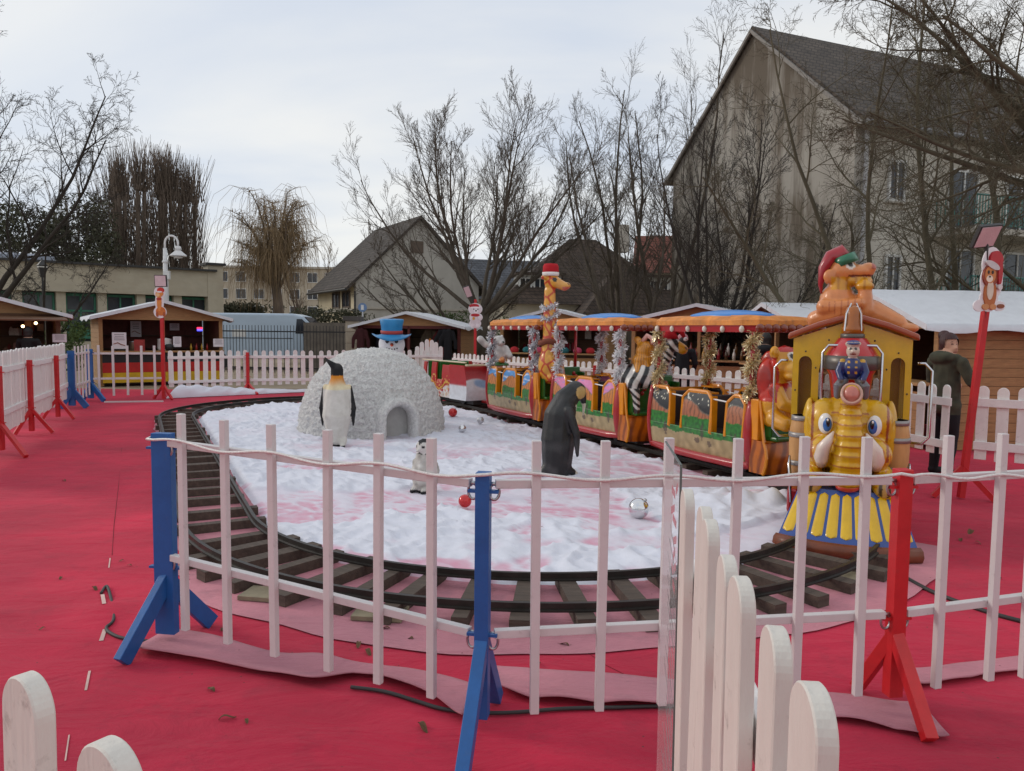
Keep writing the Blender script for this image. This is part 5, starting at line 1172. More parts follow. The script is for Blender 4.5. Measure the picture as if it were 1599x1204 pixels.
stock(F_, 22, (-.3, 1.9), (1.85, 2.1), (1.02, 1.42), (.1, .22), 'small ware on the back shelves of the far left stall', 'ware', 'wares on the far left stall shelves', 'shelf_ware', 2)
stock(F_, 9, (.2, 1.7), (-.15, .12), (1.0,), (.12, .26), 'small ware on the counter of the far left stall', 'ware', 'wares on the far left stall counter', 'counter_ware', 4)
stock(F_, 8, (.3, 1.8), (.5, 1.2), (1.55, 1.62), (.12, .2), 'toy hanging under the roof of the far left stall', 'toy', 'toys hanging in the far left stall', 'hanging_toy', 5)
q = TW(F_, 1.35, -.75, 0); person((q.x, q.y, 0), R_(95), 1.62, '#0e0d10', '#101014', '#15100e', 'person in a black coat at the far left stall', 0, False, 'front')
# D: clothes stall behind the snowman
D_ = stall((D(638, 540, 25).x, 25, 0), -.16, 'open wooden clothes stall behind the igloo and snowman', 3.5, 2.3, 1.78, 2.2, .8, None, m_wood, 0, postc=mat('post_darkred', hx('#5a201c'), .7, .2), planks='r', backm=mat('stall_back_tan', (.2, .15, .1), .8, .25, 5))
m_coat = {c: mat('coat_'+c, hx(c), .95, .25, 8, .6, 14) for c in ('#141318', '#3a1418', '#5a1f22', '#8a7d6a', '#22202a')}
def coat(t, x, y, z, c, label, h=.9):
    b = organic('hanging_coat', [('c', [(0, 0, -.12), (0, 0, -h*.55), (0, 0, -h)], [.1, .13, .15]), ('c', [(.12, 0, -.12), (.24, 0, -.4), (.25, 0, -.65)], [.075, .065, .05]), ('c', [(-.12, 0, -.12), (-.24, 0, -.4), (-.25, 0, -.65)], [.075, .065, .05]), ('e', (0, 0, -.07), (.1, .06, .06))], .025, None, m_coat[c], None, 3, TW(t, x, y, z), t.rotation_euler.z+.3, disp=lambda c_: .015*math.sin(c_.x*40)); b.scale.y = .5; tag(b, label, 'coat', 'clothes hanging in the clothes stall')
for i, (x, y, c) in enumerate([(-1.55, -.25, '#3a1418'), (-1.15, .9, '#141318'), (-.95, .5, '#22202a'), (-.6, 1.0, '#5a1f22'), (.3, 1.5, '#8a7d6a'), (.7, 1.5, '#8a7d6a'), (1.2, -.1, '#141318'), (1.42, -.3, '#141318'), (1.0, .4, '#5a1f22')]):
    coat(D_, x, y, 1.72, c, ['dark red coat hanging at the left corner of the clothes stall', 'black coat hanging deep inside the left of the clothes stall', 'dark coat hanging inside the clothes stall', 'wine-red coat at the back of the clothes stall', 'beige garment left of two on the back wall of the clothes stall', 'beige garment right of two on the back wall of the clothes stall', 'black fur coat hanging left at the right front of the clothes stall', 'black fur coat hanging at the right corner of the clothes stall', 'wine-red garment right of the snowman hat'][i], .95)
for i, (x, c) in enumerate(((.55, '#8a2a2a'), (.85, '#b8b0a8'), (1.1, '#6a2028'))): goods(TW(D_, x, -.1, .83), MB().box((0, 0, .14), (.28, .3, .28)), 'folded_cloth', mat('stock_'+c, hx(c), .9, .2, 20, .5, 20), ['red', 'white', 'dark red'][i]+' cloth pile on the clothes stall counter', 'cloth')
goods(TW(D_, .75, -.05, 1.1), MB().lathe([(.07, 0), (.09, .06), (.08, .14), (.05, .24), (.01, .3)], 12), 'orange_hat', mat('hat_orange', hx('#b8641a'), .9, .2), 'orange knitted hat on the clothes stall', 'hat', smooth=True)
# C: behind the giraffe, facing the viewer
C_ = stall((D(862, 540, 24).x, 23.6, 0), -.25, 'wooden stall with white roof behind the giraffe neck', 3.4, 2.2, 1.9, 2.33, .95, None, m_wood, planks='lr')
stock(C_, 16, (-1.4, 1.4), (1.7, 2.0), (1.02, 1.42), (.14, .28), 'small ware on the shelves of the stall behind the giraffe', 'ware', 'wares behind the giraffe', 'shelf_ware', 7)
for i in range(7): goods(TW(C_, -1.2+.4*i, -.1, .98), MB().sph((0, 0, .09), (.14, .1, .11), 10, 8), 'plush_toy', mat('plush%d' % (i % 3), hx(['#b02a30', '#2a6a70', '#c04a6a'][i % 3]), .95, .2, 20, .6, 50), ['red', 'teal', 'pink'][i % 3]+' plush toy on the counter behind the pink car', 'toy', 'plush toys behind the pink car', smooth=True)
# B2: drinks stall seen between the posts of the starry car
B2 = stall((4.75, 19.3, 0), -.5, 'dark drinks stall with bottles behind the starry car', 3.6, 2.2, 1.95, 2.35, .95, None, m_wood, planks='lr')
for i in range(34):
    c = cl[i % len(cl)]; goods(TW(B2, -1.55+(i % 17)*.19, -.12+.2*(i//17), .98+(.14 if i >= 17 else 0)), MB().lathe([(.04, 0), (.042, .17), (.014, .24), (.014, .3)], 8), 'bottle', mat('bottle_'+c, hx(c), .2, .2, 12, coat=.3), cn[c]+' bottle in the '+('front' if i < 17 else 'back')+' row on the drinks stall counter', 'bottle', 'bottles on the drinks stall', smooth=True)
stock(B2, 14, (-1.5, 1.5), (1.7, 2.0), (1.02, 1.42), (.12, .24), 'small ware on the back shelves of the drinks stall', 'ware', 'wares of the drinks stall', 'shelf_ware', 9)
# B and A: right row, fronts facing left
B_ = stall((5.65, 16.3, 0), R_(-88), 'wooden stall between the drinks stall and the right-hand stall', 3.0, 2.6, 1.9, 2.28, .95, None, m_wood, planks='lr')
stock(B_, 14, (-1.2, 1.2), (-.15, .12), (1.0,), (.12, .26), 'small ware on the counter of the stall behind the lion', 'ware', 'wares behind the lion', 'counter_ware', 11)
A_ = stall((6.05, 12.45, 0), R_(-87), 'large wooden stall with door and white roof cloth at right', 3.1, 4.2, 1.86, 2.36, .95, None, m_wood, planks='r')
# door in its side wall
dr = MB().box((1.565, 1.95, .93), (.03, 1.0, 1.72)).build('door', m_woodd, A_)
for i in range(13): MB().box((1.585, 1.95, .14+i*.131), (.02, .98, .125)).build('plank', m_wood, dr)
for z in (1.62, 1.0, .3): MB().box((1.603, 1.72, z), (.012, .5, .045)).build('hinge', m_black, dr)
p = W(1150, 660); person((4.55, 13.6, 0), R_(60), 1.66, '#17181e', '#2a3a66', '#1a1512', 'man in a dark hooded jacket seen from behind at the stalls', 0, True, 'down')
person((3.35, 14.9, 0), R_(80), 1.6, '#15151b', '#15151b', '#1a1512', 'person in black with a pink bobble hat behind the zebra', 0, False, 'down', '#b07a80')
# ------------------------------------------------------------------ buildings
def streaks(name, c0, c1, vs=.25, sz_=(1, 1, .12), bump=.2, amt=.6):
    m = mat(name, c0, .9, .1, 1.2, bump, 14); t = m.node_tree; n = t.nodes.new; l = t.links.new; b = t.nodes['Principled BSDF']; src = b.inputs['Base Color'].links[0].from_socket
    tcn = n('ShaderNodeTexCoord'); mp_ = n('ShaderNodeMapping'); mp_.inputs['Scale'].default_value = sz_; l(tcn.outputs['Object'], mp_.inputs[0])
    a = n('ShaderNodeTexNoise'); a.inputs['Scale'].default_value = 1.6; a.inputs['Detail'].default_value = 8; a.inputs['Roughness'].default_value = .65; l(mp_.outputs[0], a.inputs['Vector'])
    a2 = n('ShaderNodeTexNoise'); a2.inputs['Scale'].default_value = vs; a2.inputs['Detail'].default_value = 3; l(tcn.outputs['Object'], a2.inputs['Vector'])
    k = n('ShaderNodeMath'); k.operation = 'ADD'; l(a.outputs['Fac'], k.inputs[0]); l(a2.outputs['Fac'], k.inputs[1]); kh = n('ShaderNodeMath'); kh.operation = 'MULTIPLY_ADD'; kh.inputs[1].default_value = 1.1; kh.inputs[2].default_value = -.25; l(k.outputs[0], kh.inputs[0]); k = kh
    r = n('ShaderNodeValToRGB'); r.color_ramp.elements[0].position = .78; r.color_ramp.elements[1].position = 1.0; l(k.outputs[0], r.inputs[0])
    k2 = n('ShaderNodeMath'); k2.operation = 'MULTIPLY'; k2.inputs[1].default_value = amt; l(r.outputs[0], k2.inputs[0])
    x = n('ShaderNodeMix'); x.data_type = 'RGBA'; l(k2.outputs[0], x.inputs[0]); l(src, x.inputs[6]); x.inputs[7].default_value = (*c1, 1); l(x.outputs[2], b.inputs['Base Color']); return m
def tiles(name, c, sx_=5, sz_=3.2):
    m = mat(name, c, .85, .45, 1.8); t = m.node_tree; n = t.nodes.new; l = t.links.new; b = t.nodes['Principled BSDF']
    tcn = n('ShaderNodeTexCoord'); bk = n('ShaderNodeTexBrick'); bk.inputs['Scale'].default_value = 1; bk.inputs['Brick Width'].default_value = .3; bk.inputs['Row Height'].default_value = .2; bk.inputs['Mortar Size'].default_value = .02
    bk.inputs['Color1'].default_value = (.75, .75, .75, 1); bk.inputs['Color2'].default_value = (1, 1, 1, 1); bk.inputs['Mortar'].default_value = (.35, .35, .35, 1)
    sp_ = n('ShaderNodeSeparateXYZ'); l(tcn.outputs['Object'], sp_.inputs[0]); ad = n('ShaderNodeMath'); ad.operation = 'ADD'; l(sp_.outputs[0], ad.inputs[0]); l(sp_.outputs[1], ad.inputs[1])
    cb_ = n('ShaderNodeCombineXYZ'); l(ad.outputs[0], cb_.inputs[0]); l(sp_.outputs[2], cb_.inputs[1]); l(cb_.outputs[0], bk.inputs['Vector'])
    src = b.inputs['Base Color'].links[0].from_socket; x = n('ShaderNodeMix'); x.data_type = 'RGBA'; x.blend_type = 'MULTIPLY'; x.inputs[0].default_value = 1; l(src, x.inputs[6]); l(bk.outputs[0], x.inputs[7]); l(x.outputs[2], b.inputs['Base Color'])
    bp = n('ShaderNodeBump'); bp.inputs['Strength'].default_value = .8; bp.inputs['Distance'].default_value = .05; l(bk.outputs[0], bp.inputs['Height']); l(bp.outputs[0], b.inputs['Normal']); return m
m_pane2 = mat('window_glass', (.03, .035, .045), .08, .2, .6); m_pale = mat('window_white', (.62, .62, .6), .5, .06); m_conc = mat('pale_concrete', (.42, .39, .34), .85, .12, 1)
def window(parent, c, w, h, axis, out, m=None, bars=1, sill=True):
    """window proud of a wall: axis 'x' or 'y' is the wall's long direction, out the outward sign"""
    c = Vector(c); B = lambda a, z, w_, h_, d, o: (MB().box((c.x+a, c.y+out*o, c.z+z), (w_, d, h_)) if axis == 'x' else MB().box((c.x+out*o, c.y+a, c.z+z), (d, w_, h_)))
    f = B(0, h/2-.04, w, .08, .1, .03)
    for a, z, w_, h_ in ((0, -h/2+.04, w, .08), (-w/2+.04, 0, .08, h-.16), (w/2-.04, 0, .08, h-.16)): q = B(a, z, w_, h_, .1, .03); b = len(f.v); f.v += q.v; f.f += [[i+b for i in k] for k in q.f]; f.m += q.m
    for i in range(bars): q = B(-w/2+w*(i+1)/(bars+1), 0, .05, h-.16, .08, .03); b = len(f.v); f.v += q.v; f.f += [[j+b for j in k] for k in q.f]; f.m += q.m
    o = f.build('window', m or m_pale, parent); B(0, 0, w-.1, h-.1, .02, .02).build('pane', m_pane2, o)
    if sill: B(0, -h/2-.05, w+.15, .06, .2, .06).build('sill', m_conc, o)
# -- big building with stained gable, right
K_ = Vector((10.6, 24, 0)); bt = thing('apartment_building', 'tall apartment building with a bare stained gable wall, right', 'building', K_, math.atan2(.92, -.385))
WD, EV, AP, LN = 9.75, 8.45, 12.6, 30
m_gab = streaks('stained_render', (.34, .315, .275), (.115, .09, .065), .22, (1.2, 1.2, .1), .3, .95); m_side = streaks('pale_render', (.50, .47, .41), (.30, .26, .2), .3, (1, 1, .15), .15, .45)
m_roof1 = tiles('roof_tiles_dark', (.088, .068, .053)); m_green = mat('green_rail', (.04, .17, .15), .5, .15)
MB().prism([(0, 0), (WD, 0), (WD, EV), (WD/2, AP), (0, EV)], -.3, 0, 'xz').build('gable_wall', m_gab, bt)
MB().box((.15, -.3-LN/2, EV/2), (.3, LN, EV)).build('side_wall', m_side, bt); MB().box((WD-.15, -.3-LN/2, EV/2), (.3, LN, EV)).build('side_wall', m_side, bt)
for s in (0, 1):
    e = lambda u: (u if s == 0 else WD-u)
    MB().prism([(e(-.45), EV-.43), (e(WD/2+.001), AP+.02), (e(WD/2+.001), AP+.24), (e(-.45), EV-.2)], -.3-LN, .12, 'xz').build('roof', m_roof1, bt)
    MB().prism([(e(-.42), EV-.46), (e(WD/2), AP-.02), (e(WD/2), AP+.12), (e(-.42), EV-.3)], .12, .2, 'xz').build('verge_board', mat('verge_grey', (.24, .22, .2), .8, .15), bt)
MB().tube([(-.5, .1, EV-.32), (-.5, -LN, EV-.32)], .09, 8).build('gutter', mat('zinc_dull', (.16, .16, .17), .5, .2), bt); MB().tube([(-.12, -.35, EV-.4), (-.12, -.35, 0)], .07, 8).build('downpipe', mat('pipe_grey', (.4, .4, .4), .5), bt)
for t_, z, w_, h_ in ((1.5, 6.6, .75, 1.3), (1.5, 3.6, .7, 1.3), (4.6, 6.2, 1.4, 2.0), (7.5, 6.2, 1.6, 2.0), (11, 6.2, 1.6, 2.0), (4.6, 3.6, 1.4, 2.0), (7.5, 3.6, 1.6, 2.0), (11, 3.6, 1.6, 2.0), (15, 6.2, 1.6, 2), (15, 3.6, 1.6, 2)): window(bt, (0, -.3-t_, z), w_, h_, 'y', -1, bars=1)
for z in (5.0, 2.45):
    bc = MB().box((-.75, -.3-9.5, z), (1.5, 12.5, .2)).build('balcony', m_conc, bt)
    g = MB().tube([(-1.45, -.3-3.3, z+1.1), (-1.45, -.3-15.7, z+1.1)], .03, 6).tube([(-1.45, -.3-3.3, z+.2), (-1.45, -.3-15.7, z+.2)], .025, 6)
    for i in range(94): g.box((-1.45, -3.65-i*.132, z+.65), (.02, .03, .9))
    for i in range(9): g.box((-.06-i*.165, -3.62, z+.65), (.02, .03, .9))
    g.build('railing', m_green, bc)
for x, y in ():
    zc = EV+(AP-EV)/(WD/2)*x+.18; rot = RY(-math.atan2(AP-EV, WD/2)); MB().box((x-.12, y, zc), (.9, .6, .06), rot).build('skylight', mat('sky_glass', (.25, .28, .32), .12, .05), bt)
dm = MB().prism([(0, EV-.4), (3.2, EV-.4), (3.2, EV+1.2), (1.6, EV+2.9), (0, EV+1.2)], 0, 3.4, 'xz')
dm.v = [(-.3+y, -14.5+x, z) for x, y, z in dm.v]; dm = dm.build('dormer', m_side, bt); window(dm, (-.3, -12.9, EV+.9), 1.1, 1.2, 'y', -1)
for s in (-1, 1):
    g = MB().prism([(1.6, EV+2.95), (1.6+s*1.95, EV+.9), (1.6+s*1.95, EV+1.05), (1.6, EV+3.12)], -.35, 3.8, 'xz'); g.v = [(-.3+y, -14.5+x, z) for x, y, z in g.v]; g.build('dormer_roof', m_roof1, dm)
# -- cream house behind the clothes stall
P_ = Vector((-9.1, 44, 0)); hs = thing('cream_house', 'cream house with steep dark roof and gable coloured as in shade, centre left', 'house', P_, R_(30)); HW, HE, HA, HL = 8, 4.42, 8.25, 7.6
m_cream = streaks('cream_stone', (.62, .54, .38), (.42, .34, .22), .3, (.6, .6, 1.5), .15, .3); m_grey = streaks('shade_grey_render', (.42, .40, .36), (.28, .26, .23), .3, (1, 1, .3), .15, .4); m_roof2 = tiles('roof_tiles_grey', (.075, .06, .05))  # the gable's shade is put into its grey wall colour
MB().prism([(0, 0), (HW, 0), (HW, HE), (HW/2, HA), (0, HE)], 0, .3, 'xz').build('gable_wall', m_grey, hs); MB().box((.15, HL/2+.3, HE/2), (.3, HL-.01, HE)).build('front_wall', m_cream, hs); MB().box((HW-.15, HL/2+.3, HE/2), (.3, HL, HE)).build('back_wall', m_grey, hs)
MB().prism([(0, 0), (HW, 0), (HW, HE), (HW/2, HA), (0, HE)], HL, HL+.3, 'xz').build('gable_wall', m_grey, hs)
for s in (0, 1):
    e = lambda u: (u if s == 0 else HW-u)
    MB().prism([(e(-.6), HE-.58), (e(HW/2+.001), HA+.02), (e(HW/2+.001), HA+.22), (e(-.6), HE-.36)], -.25, HL+.5, 'xz').build('roof', m_roof2, hs)
MB().tube([(-.66, -.25, HE-.5), (-.66, HL+.5, HE-.5)], .08, 6).build('gutter', m_dark, hs); MB().tube([(-.1, -.15, HE-.6), (-.1, -.15, 0)], .06, 6).build('downpipe', m_dark, hs)
MB().box((HW/2, -.04, 2.9), (HW, .1, .14)).build('string_course', m_conc, hs); MB().box((-.05, HL/2+.3, 2.75), (.1, HL, .12)).build('string_course', m_conc, hs)
m_wood2 = mat('dark_window_frame', (.1, .07, .05), .6)
for y in (1.7, 3.7): window(hs, (0, y, 3.4), 1.5, 1.0, 'y', -1, m_wood2, 1)
for y in (1.8, 4.4): window(hs, (0, y, 1.4), 1.6, 1.2, 'y', -1, m_wood2, 1)
MB().box((HW/2-.2, -.03, 6.6), (.8, .1, .7)).build('gable_vent', m_wood2, hs)
# -- brown-roofed house, centre right
Bp = Vector((4.6, 42, 0)); hb_ = thing('brown_roofed_house', 'house with broad brown hipped roof and dormers behind the train', 'house', Bp, R_(8)); m_roof3 = tiles('roof_tiles_brown', (.075, .05, .036)); m_cr2 = streaks('cream_render', (.55, .50, .40), (.36, .31, .24), .3, (1, 1, .3), .1, .3)
MB().box((0, 3.5, 1.6), (10.4, 7.4, 3.2)).build('wall', m_cr2, hb_)
def hip(parent, x0, x1, y0, y1, z0, z1, rl, name='roof', m=m_roof3, ov=.45):
    cx, cy = (x0+x1)/2, (y0+y1)/2; g = MB(); g.v = [(x0-ov, y0-ov, z0), (x1+ov, y0-ov, z0), (x1+ov, y1+ov, z0), (x0-ov, y1+ov, z0), (cx-rl/2, cy, z1), (cx+rl/2, cy, z1)]
    for f in ((0, 1, 5, 4), (1, 2, 5), (2, 3, 4, 5), (3, 0, 4), (0, 3, 2, 1)): g.face(list(f))
    return g.build(name, m, parent)
hip(hb_, -5.2, 5.2, -.2, 7.2, 3.1, 7.1, 1.6)
MB().box((1.2, -1.3, 1.3), (4.4, 2.4, 2.6)).build('front_wing', m_cr2, hb_); hip(hb_, -1.0, 3.4, -2.5, .6, 2.55, 5.4, .2, 'wing_roof')
for x, w_ in ((-3.1, 2.4), (4.0, 1.8)):
    d_ = MB().box((x, 1.3, 4.15), (w_, 1.8, 1.15)).build('dormer', m_pale, hb_)
    for i in range(3): window(d_, (x-w_/3+i*w_/3, .4, 4.15), w_/3.4, .85, 'x', -1, m_pale, 1, False)
    MB().box((x, 1.2, 4.78), (w_+.4, 2.3, .12)).build('dormer_roof', m_roof3, d_)
for x in (-4.2, -2.6, .2, 2.2): window(hb_, (x, -2.5 if x > 0 else -.2, 1.5), .9, 1.0, 'x', -1, m_wood2, 1)
MB().box((2.4, 3.5, 7.2), (.7, .7, 1.6)).build('chimney', mat('chimney_cream', (.5, .46, .4), .9, .15), hb_)
# -- houses further off
def far_house(p, rz, w, d, e, a, roofm, wallm, label, wins=0):
    t = thing('far_house', label, 'house', p, rz); MB().box((w/2, d/2, e/2), (w, d, e)).build('wall', wallm, t)
    MB().prism([(-.4, e-.2), (d/2, a), (d+.4, e-.2)], -.4, w+.4, 'yz').build('roof', roofm, t)
    for i in range(wins): window(t, (w*(i+.5)/wins, 0, e*.62), 1.0, 1.2, 'x', -1, m_pale, 1, False)
    return t
far_house((-3.2, 58, 0), R_(14), 9, 8, 4.2, 7.4, tiles('roof_slate', (.1, .105, .12)), m_cr2, 'grey slate-roofed house seen between the bare trees', 3)
far_house((9.2, 54, 0), R_(-6), 9, 8, 6.0, 8.9, tiles('roof_red', (.2, .06, .04)), m_cr2, 'red-roofed house behind the tall bare trees', 3)
ap = thing('apartment_block', 'distant beige apartment block behind the willow', 'building', (-47, 112, 0), R_(4)); MB().box((12, 5, 5.2), (24, 10, 10.4)).build('wall', mat('beige_block', (.42, .36, .28), .9, .12, .5), ap); MB().box((12, 5, 10.55), (24.6, 10.6, .3)).build('roof_edge', m_conc, ap)
for k in range(4):
    for i in range(9): window(ap, (1.6+i*2.6, 0, 1.6+k*2.5), 1.5, 1.5, 'x', -1, m_pale, 1, False)
# -- long flat building, left
L0, L1 = Vector((-29, 37.2, 0)), Vector((-18.1, 46, 0)); dv_ = L1-L0; ll = dv_.length
lb = thing('long_flat_building', 'long low building with beige fascia and green-framed windows, left', 'building', L0, math.atan2(dv_.y, dv_.x))
m_fas = streaks('beige_fascia', (.42, .375, .29), (.34, .28, .2), .4, (.4, .4, 1.5), .1, .35); m_gfr = mat('green_frames', (.03, .16, .1), .5, .15)
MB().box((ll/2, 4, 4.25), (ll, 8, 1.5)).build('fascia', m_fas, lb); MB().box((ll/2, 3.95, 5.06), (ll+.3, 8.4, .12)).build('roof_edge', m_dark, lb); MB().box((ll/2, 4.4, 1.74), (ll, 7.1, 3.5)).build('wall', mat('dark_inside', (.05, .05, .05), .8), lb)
MB().box((ll/2, .6, .4), (ll, .5, .8)).build('plinth', m_fas, lb); MB().box((ll+.1, .4, 2.7), (.9, .9, 5.4)).build('end_pier', m_fas, lb); MB().box((ll+.1, .4, 5.46), (1.2, 1.2, .14)).build('pier_cap', m_dark, lb)
nb = 7
for i in range(nb+1): MB().box((ll*i/nb if i else .2, .5, 1.75), (.45, .5, 3.49)).build('pillar', m_fas, lb)
for i in range(nb):
    c = ll*(i+.5)/nb; w_ = ll/nb-.5; o = MB().box((c, .72, 3.38), (w_, .08, .14)).box((c, .72, 2.5), (w_, .08, .1)).box((c, .72, 1.2), (w_, .08, .5)).box((c-w_/2+.05, .72, 2.2), (.1, .08, 2.4)).box((c+w_/2-.05, .72, 2.2), (.1, .08, 2.4)).box((c, .72, 2.2), (.08, .08, 2.4)).build('window', m_gfr, lb)
    MB().box((c, .76, 2.3), (w_-.1, .02, 2.2)).build('pane', m_pane2, o)
MB().box((2.2, 9.5, 6.0), (9, 5, .25), RX(.1)).build('rear_roof', mat('zinc_roof', (.34, .37, .44), .45, .15, 1, metal=.3), lb); MB().box((2.2, 9.6, 5.3), (8.6, 4.6, 1.1)).build('rear_wall', m_dark, lb)
# ------------------------------------------------------------------ van, iron fence, pillar, lamps
vn = thing('parked_van', 'pale blue-white delivery van parked behind the iron fence', 'van', (D(425, 540, 31).x, 31.2, 0), R_(4)); vn.scale = (1.1, 1, .97); m_van = mat('van_paint', (.42, .52, .62), .3, .05, 2, coat=.4)
pf = [(-2.7, .45), (-2.72, 1.2), (-2.66, 2.15), (-2.55, 2.32), (.9, 2.32), (1.25, 2.22), (1.95, 1.45), (2.55, 1.22), (2.72, 1.0), (2.75, .45)]
MB().prism(pf, -1.0, 1.0, 'xz').build('body', m_van, vn, bevel=.08)
MB().prism([(1.0, 1.5), (1.05, 2.1), (1.24, 2.1), (1.78, 1.5)], -1.012, -1.0, 'xz').build('side_window', m_pane2, vn); MB().prism([(1.3, 2.17), (1.32, 2.19), (1.96, 1.49), (1.94, 1.46)], -.85, .85, 'xz').build('windscreen', m_pane2, vn)
for x in (-1.75, 1.85):
    w_ = MB().tube([(x, -1.02, .36), (x, -.8, .36)], .36, 20).build('wheel', m_black, vn); MB().tube([(x, -1.04, .36), (x, -1.0, .36)], .2, 14).build('rim', m_steel, w_)
MB().sph((2.6, -.75, .98), (.14, .2, .12), 10, 8).build('headlight', mat('lamp_glass', (.7, .7, .7), .1), vn); MB().box((1.35, -1.1, 1.5), (.1, .18, .25)).build('mirror', m_black, vn, bevel=.02)
MB().box((-.4, -1.006, 1.3), (2.6, .01, .03)).build('door_groove', m_dark, vn); MB().box((-1.0, -1.006, 1.5), (.5, .012, .3)).build('door_panel', m_pale, vn)
i0, i1 = D(340, 540, 27.5), D(545, 540, 26.5); i0.z = i1.z = 0; fl_ = (i1-i0).length; fe = thing('iron_fence', 'black iron railing fence in front of the van', 'fence', i0, math.atan2((i1-i0).y, (i1-i0).x))
bm_ = MB().cyl((0, 0, 0), (0, 0, 1.72), .011, n=6).mesh('bar', m_black)
for i in range(int(fl_/.125)): o = link('bar', bm_, fe); o.location = (i*.125, 0, .05)
for z in (.25, 1.55): MB().box((fl_/2, 0, z), (fl_, .03, .045)).build('rail', m_black, fe)
pl = thing('stone_pillar', 'stone gate pillar with dark cap left of the clothes stall', 'pillar', D(552, 540, 26.3)*1, 0); pl.location.z = 0
m_stone = mat('pillar_stone', (.36, .31, .24), .9, .2, 4, .5, 14)
for i in range(5): MB().box((0, 0, .2+i*.39), (.46, .46, .385)).build('stone', m_stone, pl, bevel=.02)
MB().box((0, 0, 2.02), (.62, .62, .16)).build('cap', mat('cap_dark', (.07, .06, .055), .9, .2), pl, bevel=.02)
o = MB().tube([(0, -.02, 0), (0, .02, 0)], .16, 20).build('round_sign', mat('sign_blue', (.12, .2, .35), .5), loc=pl.location+Vector((.08, 1.2, 2.45))); tag(o, 'small round blue road sign above the stone pillar', 'sign'); MB().cyl((0, .03, -2.45), (0, .03, 0), .03, n=8).build('post', m_steel, o); MB().box((0, -.025, 0), (.1, .01, .18)).build('white_mark', m_pale, o)
w0 = D(470, 540, 29.5); o = MB().box((2.4, .2, .95), (4.6, .4, 1.9)).build('garden_wall', mat('old_wall', (.14, .12, .1), .95, .35, 3, .8, 9), loc=(w0.x, 29.5, 0)); tag(o, 'dark rough garden wall behind the iron fence', 'wall')
def curve_lamp(px, y, H):
    b = D(px, 540, y); t = thing('street_lamp', 'white swan-neck street lamp above the sausage stall', 'street lamp', (b.x, y, 0)); mW = mat('lamp_white', (.66, .66, .66), .4, .06)
    MB().tube([(0, 0, 0), (0, 0, H-1.6), (0, 0, H-.45)], [.11, .085, .06], 12).build('post', mW, t, smooth=True)
    MB().tube([(0, 0, H-.5)]+[(.22-.22*math.cos(a), 0, H-.3+.26*math.sin(a)) for a in [i*math.pi/10 for i in range(11)]]+[(.44, 0, H-.38)], .035, 8).build('arm', mW, t, smooth=True)
    MB().lathe([(.05, .24), (.09, .22), (.11, .12), (.08, .1), (.12, .06), (.26, -.06), (.28, -.1), (.2, -.09)], 18, (.44, 0, H-.62)).build('shade', mW, t, smooth=True); MB().lathe([(.16, -.1), (.14, -.14), (.05, -.17)], 12, (.44, 0, H-.62)).build('bulb_glass', m_pale, t, smooth=True)
    MB().box((.07, -.06, H-1.35), (.2, .12, .28)).build('control_box', m_pale, t); MB().lathe([(.07, H-.95), (.1, H-.93), (.1, H-.88), (.07, H-.86)], 12).build('collar', mW, t)
curve_lamp(261, 25.5, 4.75)
b = D(70, 540, 33); t = thing('street_lantern', 'dark classic street lantern in front of the long flat building', 'street lamp', (b.x, 33, 0)); MB().tube([(0, 0, 0), (0, 0, 1), (0, 0, 3.75)], [.09, .06, .04], 10).build('post', m_dark, t)
MB().lathe([(.1, 3.75), (.24, 4.25), (.25, 4.27), (.1, 4.42), (.03, 4.5), (.03, 4.58)], 4).build('head', m_dark, t); MB().lathe([(.09, 3.8), (.235, 4.22)], 4, (0, 0, .001)).build('glass', m_pale, t)
